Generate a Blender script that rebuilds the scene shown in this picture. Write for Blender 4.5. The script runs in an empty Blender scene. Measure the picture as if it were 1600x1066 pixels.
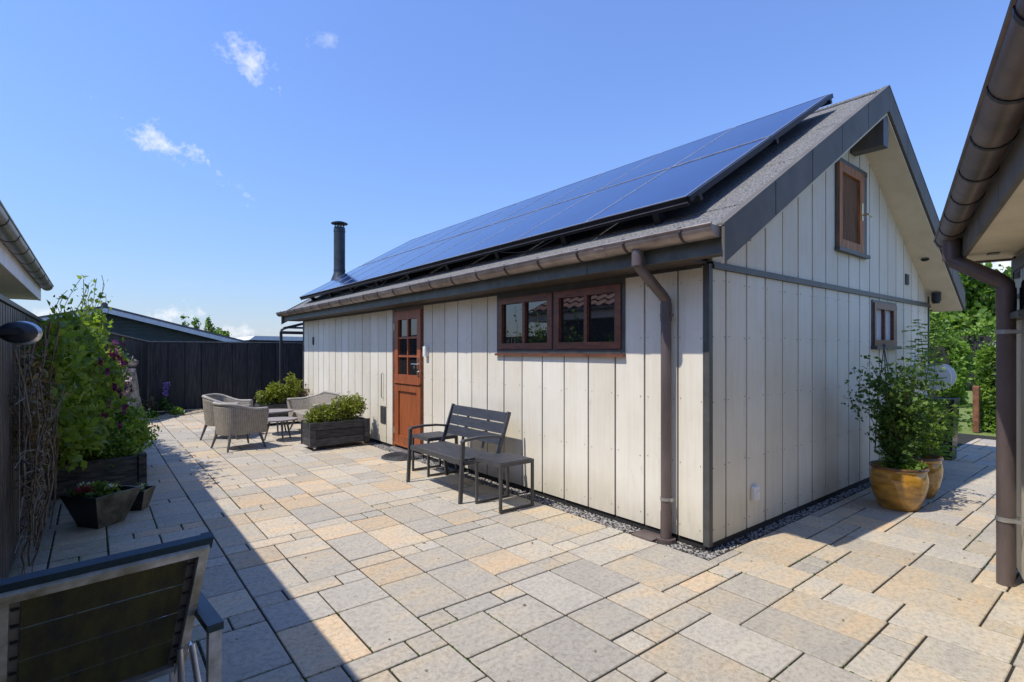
import bpy, math, random
import numpy as np
from mathutils import Vector, Matrix
R_ = math.radians
rng = np.random.default_rng(7); random.seed(7)
sc = bpy.context.scene
COL = sc.collection

# ------------------------------------------------------------------ camera, sky, sun, exposure
TH = math.atan(653 / 819.0)
cam_d = bpy.data.cameras.new('camera'); cam = bpy.data.objects.new('camera', cam_d); COL.objects.link(cam)
cam_d.sensor_width = 36; cam_d.lens = 36 * 819 / 1600; cam_d.shift_y = 15 / 1600.0
cam_d.clip_start = 0.02; cam_d.clip_end = 2000
CAM = Vector((-3.616, -2.169, 1.5))
cam.location = CAM; cam.rotation_euler = (R_(90), 0, -TH)
sc.camera = cam
FW = Vector((math.sin(TH), math.cos(TH), 0)); RT = Vector((math.cos(TH), -math.sin(TH), 0))
def pxdir(x, y): return (FW + RT * ((x - 800) / 819) + Vector((0, 0, (548 - y) / 819))).normalized()

SUNV = Vector((1.235, -0.225, -2.13)).normalized()      # travel direction of the sunlight
sun_el = math.asin(-SUNV.z); sun_rot = math.atan2(-SUNV.x, -SUNV.y)
sd = bpy.data.lights.new('sun', 'SUN'); so = bpy.data.objects.new('sun', sd); COL.objects.link(so)
sd.energy = 2.36; sd.angle = R_(0.5); sd.color = (1.0, 0.94, 0.85)
so.rotation_euler = SUNV.to_track_quat('-Z', 'Y').to_euler(); so.location = (-8, 3, 14)

world = bpy.data.worlds.new('World'); sc.world = world; world.use_nodes = True
wn = world.node_tree.nodes; wl = world.node_tree.links
for n in list(wn): wn.remove(n)
def N(nt, t, **kw):
    n = nt.nodes.new(t)
    for k, v in kw.items(): setattr(n, k, v)
    return n
def math_(nt, op, a, b=None, clamp=False):
    n = N(nt, 'ShaderNodeMath', operation=op, use_clamp=clamp)
    for i, v in enumerate((a, b)):
        if v is None: continue
        if isinstance(v, (int, float)): n.inputs[i].default_value = v
        else: nt.links.new(v, n.inputs[i])
    return n.outputs[0]
wt = world.node_tree
sky = N(wt, 'ShaderNodeTexSky', sky_type='NISHITA', sun_disc=False, sun_elevation=sun_el, sun_rotation=sun_rot)
sky.air_density = 2.0; sky.dust_density = 0.0; sky.ozone_density = 4.0
bg = N(wt, 'ShaderNodeBackground'); bg.inputs[1].default_value = 0.15
wo = N(wt, 'ShaderNodeOutputWorld')
tc = N(wt, 'ShaderNodeTexCoord')
nz = N(wt, 'ShaderNodeTexNoise'); nz.inputs['Scale'].default_value = 22; nz.inputs['Detail'].default_value = 9; nz.inputs['Roughness'].default_value = 0.68
wl.new(tc.outputs['Generated'], nz.inputs['Vector'])
nzb = N(wt, 'ShaderNodeTexNoise'); nzb.inputs['Scale'].default_value = 3.2; nzb.inputs['Detail'].default_value = 8; nzb.inputs['Roughness'].default_value = 0.6
mpw = N(wt, 'ShaderNodeMapping'); mpw.inputs['Scale'].default_value = (1, 1, 3.2); wl.new(tc.outputs['Generated'], mpw.inputs[0]); wl.new(mpw.outputs[0], nzb.inputs['Vector'])
total = None
def dot(vec):
    d = N(wt, 'ShaderNodeVectorMath', operation='DOT_PRODUCT'); wl.new(tc.outputs['Generated'], d.inputs[0]); d.inputs[1].default_value = vec
    return d.outputs['Value']
for (px, py, w, h, tilt, st) in [(268, 232, .105, .03, -22, .8), (395, 95, .058, .04, -30, .7), (512, 70, .05, .025, 25, .3), (276, 491, .055, .03, 0, 1.0),
                                 (396, 518, .07, .022, 0, .9), (1545, 415, .16, .035, 0, 1.0), (1300, 500, .2, .03, 0, .8), (60, 500, .12, .025, 0, .8)]:
    c = pxdir(px, py); hz = Vector((c.y, -c.x, 0)).normalized(); up = hz.cross(c).normalized()
    a = R_(tilt); h1 = hz * math.cos(a) + up * math.sin(a); u1 = up * math.cos(a) - hz * math.sin(a)
    A = math_(wt, 'DIVIDE', math_(wt, 'SUBTRACT', dot(h1), c.dot(h1)), w); B = math_(wt, 'DIVIDE', math_(wt, 'SUBTRACT', dot(u1), c.dot(u1)), h)
    r = math_(wt, 'SQRT', math_(wt, 'ADD', math_(wt, 'MULTIPLY', A, A), math_(wt, 'MULTIPLY', B, B)))
    m = math_(wt, 'SUBTRACT', math_(wt, 'MULTIPLY', math_(wt, 'SUBTRACT', nz.outputs[0], 0.36), 5.0), math_(wt, 'MULTIPLY', r, 1.15))
    m = math_(wt, 'MULTIPLY', m, 1.0, True)
    fr = math_(wt, 'GREATER_THAN', dot(c), 0.2)
    m = math_(wt, 'MULTIPLY', math_(wt, 'MULTIPLY', m, fr), st)
    total = m if total is None else math_(wt, 'MAXIMUM', total, m)
# thin low cumulus all round the horizon
sep = N(wt, 'ShaderNodeSeparateXYZ'); wl.new(tc.outputs['Generated'], sep.inputs[0])
low = math_(wt, 'SUBTRACT', 1.0, math_(wt, 'MULTIPLY', math_(wt, 'ABSOLUTE', math_(wt, 'SUBTRACT', sep.outputs[2], 0.05)), 14.0), True)
hc = math_(wt, 'MULTIPLY', math_(wt, 'MULTIPLY', math_(wt, 'SUBTRACT', nzb.outputs[0], 0.56), 5.0, True), low)
total = math_(wt, 'MAXIMUM', total, math_(wt, 'MULTIPLY', hc, 0.6))
mx = N(wt, 'ShaderNodeMix', data_type='RGBA'); wl.new(total, mx.inputs[0]); mx.inputs[7].default_value = (3.2, 3.3, 3.5, 1)
# one even colour grade over the whole sky (the photograph's deep, compressed blue)
gmn = N(wt, 'ShaderNodeGamma'); gmn.inputs[1].default_value = 0.95; hsn = N(wt, 'ShaderNodeHueSaturation'); hsn.inputs['Saturation'].default_value = 0.8
tnn = N(wt, 'ShaderNodeMix', data_type='RGBA', blend_type='MULTIPLY'); tnn.inputs[0].default_value = 1; tnn.inputs[7].default_value = (.285, .388, .675, 1)
wl.new(sky.outputs[0], gmn.inputs[0]); wl.new(gmn.outputs[0], hsn.inputs['Color']); wl.new(hsn.outputs[0], tnn.inputs[6]); wl.new(tnn.outputs[2], mx.inputs[6])
wl.new(mx.outputs[2], bg.inputs[0]); wl.new(bg.outputs[0], wo.inputs[0])

vs = sc.view_settings; vs.view_transform = 'Standard'; vs.look = 'None'; vs.gamma = 1; vs.use_curve_mapping = False
vs.exposure = 1.06
sc.cycles.max_bounces = 6; sc.cycles.transmission_bounces = 3; sc.cycles.glossy_bounces = 3

# ------------------------------------------------------------------ mesh helpers
OFF = {}
def off(o): return OFF.get(o.name, Vector((0, 0, 0))) if o is not None else Vector((0, 0, 0))
class MB:
    def __init__(s): s.v = []; s.f = []
    def add(s, vs_, fs):
        b = len(s.v); s.v += [tuple(p) for p in vs_]; s.f += [tuple(b + i for i in f) for f in fs]; return s
    def box(s, x0, x1, y0, y1, z0, z1):
        return s.add([(x0,y0,z0),(x1,y0,z0),(x1,y1,z0),(x0,y1,z0),(x0,y0,z1),(x1,y0,z1),(x1,y1,z1),(x0,y1,z1)],
                     [(0,3,2,1),(4,5,6,7),(0,1,5,4),(1,2,6,5),(2,3,7,6),(3,0,4,7)])
    def bbox(s, x0, x1, y0, y1, z0, z1, c=.006):
        # box with chamfered top and vertical edges
        def ring(i, z): return [(x0+i,y0,z),(x1-i,y0,z),(x1,y0+i,z),(x1,y1-i,z),(x1-i,y1,z),(x0+i,y1,z),(x0,y1-i,z),(x0,y0+i,z)]
        top = [(x0+c,y0+c,z1),(x1-c,y0+c,z1),(x1-c,y1-c,z1),(x0+c,y1-c,z1)]
        v = ring(c, z0) + ring(c, z1-c) + top
        f = [(i, (i+1) % 8, 8+(i+1) % 8, 8+i) for i in range(8)]
        f += [(8,9,17,16),(9,10,17),(10,11,18,17),(11,12,18),(12,13,19,18),(13,14,19),(14,15,16,19),(15,8,16),(16,17,18,19),tuple(reversed(range(8)))]
        return s.add(v, f)
    def hexa(s, p):   # eight corners: bottom 4 ccw, top 4 ccw
        return s.add(p, [(0,3,2,1),(4,5,6,7),(0,1,5,4),(1,2,6,5),(2,3,7,6),(3,0,4,7)])
    def beam(s, a, b, w, h, up=(0,0,1)):
        a = Vector(a); b = Vector(b); d = (b-a).normalized(); u = Vector(up); sd_ = d.cross(u)
        if sd_.length < 1e-4: sd_ = d.cross(Vector((1,0,0)))
        sd_.normalize(); u = sd_.cross(d).normalized()
        q = [(-w/2,-h/2),(w/2,-h/2),(w/2,h/2),(-w/2,h/2)]
        v = [a+sd_*i+u*j for i,j in q]+[b+sd_*i+u*j for i,j in q]
        return s.add(v, [(0,1,2,3),(7,6,5,4),(0,4,5,1),(1,5,6,2),(2,6,7,3),(3,7,4,0)])
    def tube(s, pts, r, n=8, cap=True):
        pts = [Vector(p) for p in pts]; rs = r if isinstance(r, (list, tuple)) else [r]*len(pts)
        b0 = len(s.v); pu = None
        for i, p in enumerate(pts):
            d = (pts[min(i+1, len(pts)-1)] - pts[max(i-1, 0)]).normalized()
            if pu is None: pu = d.cross(Vector((0,0,1))); pu = pu if pu.length > .1 else d.cross(Vector((1,0,0)))
            u = (pu - d*pu.dot(d)).normalized(); pu = u; w = d.cross(u)
            s.v += [tuple(p + (u*math.cos(2*math.pi*k/n) + w*math.sin(2*math.pi*k/n))*rs[i]) for k in range(n)]
        for i in range(len(pts)-1):
            for k in range(n):
                a = b0+i*n+k; b = b0+i*n+(k+1) % n; s.f.append((a, b, b+n, a+n))
        if cap:
            s.f.append(tuple(b0+k for k in reversed(range(n)))); e = b0+(len(pts)-1)*n; s.f.append(tuple(e+k for k in range(n)))
        return s
    def lathe(s, prof, c=(0,0,0), n=24, cap=True):
        b0 = len(s.v)
        for r, z in prof: s.v += [(c[0]+r*math.cos(2*math.pi*k/n), c[1]+r*math.sin(2*math.pi*k/n), c[2]+z) for k in range(n)]
        for i in range(len(prof)-1):
            for k in range(n):
                a = b0+i*n+k; b = b0+i*n+(k+1) % n; s.f.append((a, b, b+n, a+n))
        if cap: s.f.append(tuple(b0+k for k in reversed(range(n)))); e = b0+(len(prof)-1)*n; s.f.append(tuple(e+k for k in range(n)))
        return s
    def prism(s, poly, axis, a0, a1):   # poly in the other two axes, extruded along axis
        def mk(p, a): return {0:(a,p[0],p[1]), 1:(p[0],a,p[1]), 2:(p[0],p[1],a)}[axis]
        n = len(poly); v = [mk(p,a0) for p in poly]+[mk(p,a1) for p in poly]
        return s.add(v, [tuple(range(n)), tuple(reversed(range(n,2*n)))]+[(i, n+i, n+(i+1) % n, (i+1) % n) for i in range(n)])
    def build(s, name, m, parent=None, smooth=False, fix=True):
        me = bpy.data.meshes.new(name); o_ = off(parent)
        me.from_pydata([(p[0]-o_.x, p[1]-o_.y, p[2]-o_.z) for p in s.v], [], s.f)
        if fix:
            import bmesh
            bm = bmesh.new(); bm.from_mesh(me); bmesh.ops.recalc_face_normals(bm, faces=bm.faces); bm.to_mesh(me); bm.free()
        me.materials.append(m); o = bpy.data.objects.new(name, me); COL.objects.link(o)
        if parent is not None: o.parent = parent
        OFF[o.name] = o_
        if smooth:
            for p in me.polygons: p.use_smooth = True
            if smooth == 2: me.set_sharp_from_angle(angle=R_(40))
        return o
def tag(o, label=None, cat=None, group=None, kind=None):
    if label: o['label'] = label
    if cat: o['category'] = cat
    if group: o['group'] = group
    if kind: o['kind'] = kind
    return o
def thing(name, label, cat, loc=(0,0,0), rz=0, group=None):
    o = bpy.data.objects.new(name, None); COL.objects.link(o); o.location = loc; o.rotation_euler = (0,0,rz); o.empty_display_size = .1
    OFF[o.name] = Vector((0,0,0)) if rz else Vector(loc)
    return tag(o, label, cat, group)
def local(name, label, cat, loc, rz=0, group=None):
    o = thing(name, label, cat, loc, rz, group); OFF[o.name] = Vector((0,0,0)); return o
def copy_tree(o, parent=None):
    c = o.copy(); COL.objects.link(c); c.parent = parent; OFF[c.name] = OFF.get(o.name, Vector((0,0,0)))
    for ch in list(o.children): copy_tree(ch, c)
    return c

# ------------------------------------------------------------------ materials
def mat(name, col, rough=.6, metal=0, spec=.5, var=.12, scale=6, bump=0, bscale=80, stretch=None, col2=None, detail=5, obj=False, rnd=0):
    m = bpy.data.materials.new(name); m.use_nodes = True; nt = m.node_tree; p = nt.nodes['Principled BSDF']
    p.inputs['Roughness'].default_value = rough; p.inputs['Metallic'].default_value = metal; p.inputs['Specular IOR Level'].default_value = spec
    g = N(nt, 'ShaderNodeNewGeometry'); src = g.outputs['Position']
    if obj: src = N(nt, 'ShaderNodeTexCoord').outputs['Object']
    if stretch:
        mp = N(nt, 'ShaderNodeMapping'); mp.inputs['Scale'].default_value = stretch; nt.links.new(src, mp.inputs[0]); vec = mp.outputs[0]
    else: vec = src
    n1 = N(nt, 'ShaderNodeTexNoise'); n1.inputs['Scale'].default_value = scale; n1.inputs['Detail'].default_value = detail; n1.inputs['Roughness'].default_value = .6; nt.links.new(vec, n1.inputs['Vector'])
    c2 = col2 or tuple(max(0, c*(1-2.2*var)) for c in col); c1 = tuple(min(1, c*(1+var)) for c in col)
    cr = N(nt, 'ShaderNodeValToRGB'); cr.color_ramp.elements[0].position = .3; cr.color_ramp.elements[1].position = .68
    cr.color_ramp.elements[0].color = (*c2, 1); cr.color_ramp.elements[1].color = (*c1, 1)
    nt.links.new(n1.outputs[0], cr.inputs[0]); out_ = cr.outputs[0]
    if rnd:
        oi = N(nt, 'ShaderNodeObjectInfo'); lo_, hi_ = 1-rnd, 1+rnd
        mm = N(nt, 'ShaderNodeMix', data_type='RGBA', blend_type='MULTIPLY'); mm.inputs[0].default_value = 1
        r2 = N(nt, 'ShaderNodeValToRGB'); r2.color_ramp.elements[0].color = (lo_, lo_, lo_, 1); r2.color_ramp.elements[1].color = (hi_, hi_*.98, hi_*.95, 1)
        nt.links.new(oi.outputs['Random'], r2.inputs[0]); nt.links.new(out_, mm.inputs[6]); nt.links.new(r2.outputs[0], mm.inputs[7]); out_ = mm.outputs[2]
    nt.links.new(out_, p.inputs['Base Color'])
    if bump:
        n2 = N(nt, 'ShaderNodeTexNoise'); n2.inputs['Scale'].default_value = bscale; n2.inputs['Detail'].default_value = 4; nt.links.new(vec, n2.inputs['Vector'])
        b = N(nt, 'ShaderNodeBump'); b.inputs['Strength'].default_value = bump; b.inputs['Distance'].default_value = .01
        nt.links.new(n2.outputs[0], b.inputs['Height']); nt.links.new(b.outputs[0], p.inputs['Normal'])
    return m
def ramp(nt, src, stops):
    cr = N(nt, 'ShaderNodeValToRGB'); e = cr.color_ramp.elements
    while len(e) < len(stops): e.new(.5)
    for el, (pos, c) in zip(e, stops): el.position = pos; el.color = (*c, 1)
    if src is not None: nt.links.new(src, cr.inputs[0])
    return cr.outputs[0]
def mixc(nt, fac, a, b, mode='MIX'):
    n = N(nt, 'ShaderNodeMix', data_type='RGBA', blend_type=mode)
    for i, v in ((0, fac), (6, a), (7, b)):
        if isinstance(v, (int, float)): n.inputs[i].default_value = v
        elif isinstance(v, tuple): n.inputs[i].default_value = (*v, 1)
        else: nt.links.new(v, n.inputs[i])
    return n.outputs[2]
def noise(nt, scale, vec=None, detail=5, rough=.6, stretch=None):
    n = N(nt, 'ShaderNodeTexNoise'); n.inputs['Scale'].default_value = scale; n.inputs['Detail'].default_value = detail; n.inputs['Roughness'].default_value = rough
    if vec is None: vec = N(nt, 'ShaderNodeNewGeometry').outputs['Position']
    if stretch:
        mp = N(nt, 'ShaderNodeMapping'); mp.inputs['Scale'].default_value = stretch; nt.links.new(vec, mp.inputs[0]); vec = mp.outputs[0]
    nt.links.new(vec, n.inputs['Vector']); return n.outputs[0]

def slab_material():
    m = bpy.data.materials.new('concrete_slab'); m.use_nodes = True; nt = m.node_tree; p = nt.nodes['Principled BSDF']
    at = N(nt, 'ShaderNodeAttribute', attribute_name='tint'); sp = N(nt, 'ShaderNodeSeparateColor'); nt.links.new(at.outputs['Color'], sp.inputs[0])
    pos = N(nt, 'ShaderNodeNewGeometry').outputs['Position']
    ofs = N(nt, 'ShaderNodeVectorMath', operation='ADD'); nt.links.new(pos, ofs.inputs[0])
    cb = N(nt, 'ShaderNodeCombineXYZ'); nt.links.new(math_(nt, 'MULTIPLY', sp.outputs[2], 37.0), cb.inputs[0]); nt.links.new(math_(nt, 'MULTIPLY', sp.outputs[2], 71.0), cb.inputs[2]); nt.links.new(cb.outputs[0], ofs.inputs[1])
    st = noise(nt, 2.6, ofs.outputs[0], 4, .55, (1.0, 2.6, 1))
    f = math_(nt, 'ADD', math_(nt, 'MULTIPLY', math_(nt, 'SUBTRACT', st, .5), 1.5), sp.outputs[0], True)
    base = ramp(nt, f, [(0.0, (.405, .37, .31)), (.35, (.455, .41, .33)), (.62, (.50, .425, .31)), (1.0, (.58, .435, .275))])
    fine = noise(nt, 260, pos, 4, .75); med = noise(nt, 34, pos, 6, .72)
    base = mixc(nt, 1.0, base, ramp(nt, fine, [(.33, (.62, .62, .62)), (.5, (1.0, 1.0, 1.0)), (.68, (1.22, 1.22, 1.22))]), 'MULTIPLY')
    base = mixc(nt, 1.0, base, ramp(nt, med, [(.36, (.74, .73, .71)), (.52, (1.0, 1.0, 1.0)), (.66, (1.07, 1.07, 1.06))]), 'MULTIPLY')
    br = N(nt, 'ShaderNodeCombineColor'); [nt.links.new(sp.outputs[1], br.inputs[i]) for i in range(3)]
    base = mixc(nt, 1.0, base, br.outputs[0], 'MULTIPLY')
    pit = N(nt, 'ShaderNodeTexVoronoi'); pit.inputs['Scale'].default_value = 55; nt.links.new(pos, pit.inputs['Vector'])
    base = mixc(nt, math_(nt, 'MULTIPLY', math_(nt, 'LESS_THAN', pit.outputs['Distance'], .11), .45), base, (.12, .11, .09))
    # grime blotches and green algae towards the damp fence side
    bl = noise(nt, 1.7, pos, 6, .65)
    base = mixc(nt, math_(nt, 'MULTIPLY', math_(nt, 'SUBTRACT', bl, .56), 2.2, True), base, (.25, .235, .20))
    sx = N(nt, 'ShaderNodeSeparateXYZ'); nt.links.new(pos, sx.inputs[0])
    al = math_(nt, 'MULTIPLY', math_(nt, 'MULTIPLY', math_(nt, 'SUBTRACT', -2.95, sx.outputs[0]), 1.5, True), math_(nt, 'MULTIPLY', math_(nt, 'SUBTRACT', noise(nt, 4.5, pos, 5), .34), 2.2, True))
    base = mixc(nt, math_(nt, 'MULTIPLY', al, .75), base, (.17, .19, .075))
    nt.links.new(base, p.inputs['Base Color']); p.inputs['Roughness'].default_value = .82; p.inputs['Specular IOR Level'].default_value = .3
    b = N(nt, 'ShaderNodeBump'); b.inputs['Strength'].default_value = .35; b.inputs['Distance'].default_value = .004
    nt.links.new(fine, b.inputs['Height']); nt.links.new(b.outputs[0], p.inputs['Normal'])
    return m
def board_material():
    m = bpy.data.materials.new('cream_board'); m.use_nodes = True; nt = m.node_tree; p = nt.nodes['Principled BSDF']
    oi = N(nt, 'ShaderNodeObjectInfo'); pos = N(nt, 'ShaderNodeNewGeometry').outputs['Position']
    st = noise(nt, 5, pos, 6, .7, (7, 7, .35)); cl = noise(nt, 1.3, pos, 4, .6)
    base = ramp(nt, oi.outputs['Random'], [(0, (.69, .64, .525)), (.5, (.74, .695, .58)), (1, (.775, .735, .625))])
    base = mixc(nt, 1.0, base, ramp(nt, st, [(.28, (.92, .91, .885)), (.5, (.985, .98, .975)), (.65, (1.015, 1.015, 1.015))]), 'MULTIPLY')
    base = mixc(nt, 1.0, base, ramp(nt, cl, [(.3, (.91, .89, .84)), (.65, (1.02, 1.02, 1.02))]), 'MULTIPLY')
    # dirt splashed up from the ground
    sx = N(nt, 'ShaderNodeSeparateXYZ'); nt.links.new(pos, sx.inputs[0])
    d = math_(nt, 'MULTIPLY', math_(nt, 'SUBTRACT', .42, sx.outputs[2]), 1.7, True)
    d = math_(nt, 'MULTIPLY', d, math_(nt, 'MULTIPLY', noise(nt, 6, pos, 6, .7, (3, 3, .7)), 1.1))
    base = mixc(nt, d, base, (.34, .30, .21))
    kn = noise(nt, 11, pos, 7, .75, (1, 1, .5)); base = mixc(nt, math_(nt, 'MULTIPLY', math_(nt, 'SUBTRACT', kn, .60), 2.6, True), base, (.36, .33, .26))
    nt.links.new(base, p.inputs['Base Color']); p.inputs['Roughness'].default_value = .55; p.inputs['Specular IOR Level'].default_value = .35
    b = N(nt, 'ShaderNodeBump'); b.inputs['Strength'].default_value = .12; b.inputs['Distance'].default_value = .004
    nt.links.new(noise(nt, 60, pos, 4, .6, (1, 1, .05)), b.inputs['Height']); nt.links.new(b.outputs[0], p.inputs['Normal'])
    return m
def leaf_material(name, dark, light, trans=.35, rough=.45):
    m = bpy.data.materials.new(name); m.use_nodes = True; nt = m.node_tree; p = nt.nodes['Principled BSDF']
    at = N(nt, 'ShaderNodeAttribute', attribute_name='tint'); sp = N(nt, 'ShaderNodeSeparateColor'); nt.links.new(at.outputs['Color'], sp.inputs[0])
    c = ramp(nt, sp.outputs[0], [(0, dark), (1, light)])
    nt.links.new(c, p.inputs['Base Color']); p.inputs['Roughness'].default_value = rough; p.inputs['Specular IOR Level'].default_value = .35
    tr = N(nt, 'ShaderNodeBsdfTranslucent'); nt.links.new(mixc(nt, 1.0, c, (1.25, 1.3, .55), 'MULTIPLY'), tr.inputs[0])
    mx_ = N(nt, 'ShaderNodeMixShader'); mx_.inputs[0].default_value = trans
    nt.links.new(p.outputs[0], mx_.inputs[1]); nt.links.new(tr.outputs[0], mx_.inputs[2]); nt.links.new(mx_.outputs[0], nt.nodes['Material Output'].inputs[0])
    return m
def glass_material(name, col=(.012,.014,.015), ior=2.0, rough=.015):
    m = bpy.data.materials.new(name); m.use_nodes = True; p = m.node_tree.nodes['Principled BSDF']; nt = m.node_tree
    nt.links.new(ramp(nt, noise(nt, 1.5), [(.3, col), (.7, tuple(c*1.3 for c in col))]), p.inputs['Base Color'])
    p.inputs['Roughness'].default_value = rough; p.inputs['IOR'].default_value = ior
    return m
def weave_material(name, c1, c2):
    m = bpy.data.materials.new(name); m.use_nodes = True; nt = m.node_tree; p = nt.nodes['Principled BSDF']
    tco = N(nt, 'ShaderNodeTexCoord').outputs['UV']; sx = N(nt, 'ShaderNodeSeparateXYZ'); nt.links.new(tco, sx.inputs[0])
    U = math_(nt, 'SINE', math_(nt, 'MULTIPLY', sx.outputs[0], 2*math.pi/.034)); V = math_(nt, 'SINE', math_(nt, 'MULTIPLY', sx.outputs[1], 2*math.pi/.016))
    h = math_(nt, 'ADD', math_(nt, 'MULTIPLY', math_(nt, 'MULTIPLY', U, V), .5), .5)
    h2 = math_(nt, 'ADD', math_(nt, 'MULTIPLY', h, .6), math_(nt, 'MULTIPLY', math_(nt, 'ADD', U, 1.0), .2))
    base = ramp(nt, h2, [(.05, c2), (.55, c1), (1, tuple(min(1, c*1.25) for c in c1))])
    base = mixc(nt, 1.0, base, ramp(nt, noise(nt, 18), [(.3, (.75, .75, .75)), (.7, (1.1, 1.1, 1.1))]), 'MULTIPLY')
    nt.links.new(base, p.inputs['Base Color']); p.inputs['Roughness'].default_value = .6
    b = N(nt, 'ShaderNodeBump'); b.inputs['Strength'].default_value = .8; b.inputs['Distance'].default_value = .006
    nt.links.new(h2, b.inputs['Height']); nt.links.new(b.outputs[0], p.inputs['Normal'])
    return m
M = {}
M['slab'] = slab_material(); M['board'] = board_material()
M['bed'] = mat('joint_sand', (.026, .023, .017), .95, scale=30, var=.3)
M['soil'] = mat('soil', (.05, .04, .03), .95, scale=20, var=.3, bump=.5, bscale=60)
M['ground'] = mat('rough_ground', (.07, .085, .035), .95, scale=3, var=.3, bump=.3, bscale=40)
M['lawn'] = mat('lawn_grass', (.16, .20, .05), .9, scale=25, var=.22, bump=.6, bscale=150, col2=(.10, .14, .03))
M['gravel'] = mat('gravel', (.24, .23, .215), .9, scale=90, var=.35, bump=.8, bscale=140)
M['pebble'] = mat('pebble', (.32, .30, .28), .8, scale=40, var=.4)
M['warmpebble'] = mat('warm_pebble', (.42, .34, .22), .8, scale=25, var=.35)
M['core'] = mat('dark_backing', (.02, .019, .018), .8)
M['trim'] = mat('dark_grey_trim', (.075, .075, .072), .45, scale=8, var=.15)
M['barge'] = mat('slate_grey_metal', (.135, .122, .102), .6, scale=3, var=.12, bump=.03, spec=.35)
M['fascia'] = mat('patinated_zinc', (.085, .10, .095), .5, scale=7, var=.18)
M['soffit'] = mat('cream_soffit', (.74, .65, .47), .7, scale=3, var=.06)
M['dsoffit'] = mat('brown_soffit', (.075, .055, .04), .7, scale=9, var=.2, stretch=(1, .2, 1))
M['felt'] = mat('roof_felt', (.21, .205, .195), .95, scale=75, var=.42, bump=.9, bscale=120, detail=3)
M['gutter'] = mat('aged_brown_zinc', (.36, .30, .26), .40, metal=.6, scale=5, var=.3, stretch=(1, .6, 1), col2=(.17, .125, .105))
M['gutterR'] = mat('brown_plum_gutter', (.20, .145, .115), .38, metal=.55, scale=5, var=.2)
M['pipe'] = mat('plum_brown_pipe', (.135, .105, .098), .42, metal=.25, scale=6, var=.16, stretch=(1, 1, .3))
M['strap'] = mat('dark_gutter_strap', (.07, .055, .048), .5, metal=.3, scale=9)
M['steelband'] = mat('galvanised_steel', (.45, .45, .44), .4, metal=.8, scale=20)
M['ggutter'] = mat('grey_zinc', (.30, .31, .31), .4, metal=.7, scale=5, var=.15)
M['wood_o'] = mat('orange_stained_wood', (.31, .088, .028), .45, scale=5, var=.16, stretch=(6, 6, .5), bump=.05, bscale=30)
M['wood_b'] = mat('red_brown_wood', (.165, .060, .032), .42, scale=6, var=.2, stretch=(5, 1.2, 5))
M['wood_h'] = mat('brown_hatch_wood', (.40, .15, .042), .55, scale=6, var=.25, stretch=(6, 6, .6))
M['wood_hp'] = mat('dark_hatch_panel', (.17, .075, .026), .8, scale=6, var=.25, stretch=(6, 6, .6))
M['glass'] = glass_material('window_glass'); M['doorglass'] = glass_material('door_glass', ior=1.8)
M['curtain'] = mat('pale_curtain', (.55, .57, .55), .8, scale=14, var=.2, stretch=(6, 6, .4))
M['brass'] = mat('worn_brass', (.75, .62, .35), .3, metal=.9); M['chrome'] = mat('steel_handle', (.7, .7, .68), .25, metal=1)
M['white'] = mat('white_plastic', (.75, .75, .73), .4, var=.04); M['black'] = mat('black_plastic', (.018, .018, .02), .45, var=.2)
M['flue'] = mat('black_flue_steel', (.032, .042, .050), .45, metal=.3, scale=5, var=.2)
M['pv'] = mat('solar_glass', (.012, .034, .13), .07, spec=.9, scale=3, var=.1); M['pv'].node_tree.nodes['Principled BSDF'].inputs['IOR'].default_value = 1.75
def _pv():
    nt = M['pv'].node_tree; p = nt.nodes['Principled BSDF']
    nt.links.new(ramp(nt, noise(nt, 1.8, None, 6, .7, (1, .6, 1)), [(.3, (.05, .05, .05)), (.75, (.16, .16, .16))]), p.inputs['Roughness'])
    b = N(nt, 'ShaderNodeBump'); b.inputs['Strength'].default_value = .05; b.inputs['Distance'].default_value = .02; nt.links.new(noise(nt, 1.3, None, 2), b.inputs['Height']); nt.links.new(b.outputs[0], p.inputs['Normal'])
_pv()
M['pvframe'] = mat('black_anodised_frame', (.03, .031, .034), .38, metal=.6); M['alu'] = mat('aluminium', (.62, .63, .65), .36, metal=.85, scale=9, var=.1)
M['fence'] = mat('charcoal_fence_board', (.034, .032, .030), .65, scale=7, var=.4, stretch=(5, 5, .4), bump=.2, bscale=60, rnd=.35)
M['fencel'] = mat('near_black_slat', (.060, .060, .060), .45, scale=7, var=.35, stretch=(5, 5, .5), rnd=.45)
M['cap'] = mat('grey_fence_cap', (.20, .19, .18), .7, scale=12, var=.2)
M['benchm'] = mat('anthracite_slat', (.040, .042, .050), .55, scale=12, var=.2, stretch=(6, .6, 6), bump=.06, bscale=40, obj=True)
M['benchf'] = mat('grey_steel_frame', (.085, .085, .09), .42, metal=.4, var=.1)
M['weave'] = weave_material('grey_rattan', (.36, .315, .25), (.10, .085, .065)); M['rattan_rim'] = mat('rattan_rim', (.40, .36, .30), .6, scale=70, var=.3, bump=.5, bscale=120)
M['legm'] = mat('grey_chair_leg', (.10, .10, .105), .5, var=.15); M['ttop'] = mat('taupe_table_top', (.30, .26, .225), .5, scale=6, var=.1, obj=True)
M['planter'] = mat('black_stained_planks', (.055, .055, .056), .65, scale=7, var=.45, stretch=(1, 5, 5), bump=.3, bscale=50, rnd=.3)
M['sleeper'] = mat('weathered_sleeper', (.085, .078, .058), .8, scale=7, var=.4, stretch=(1, 5, 5), bump=.4, bscale=45, rnd=.2)
M['rubber'] = mat('black_rubber', (.035, .036, .04), .7, scale=30, var=.25)
M['pot'] = bpy.data.materials.new('amber_glaze'); M['pot'] = mat('amber_glazed_pot', (.50, .265, .035), .09, scale=5, var=.3, stretch=(1, 1, 3), col2=(.22, .10, .018), spec=.9)
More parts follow.
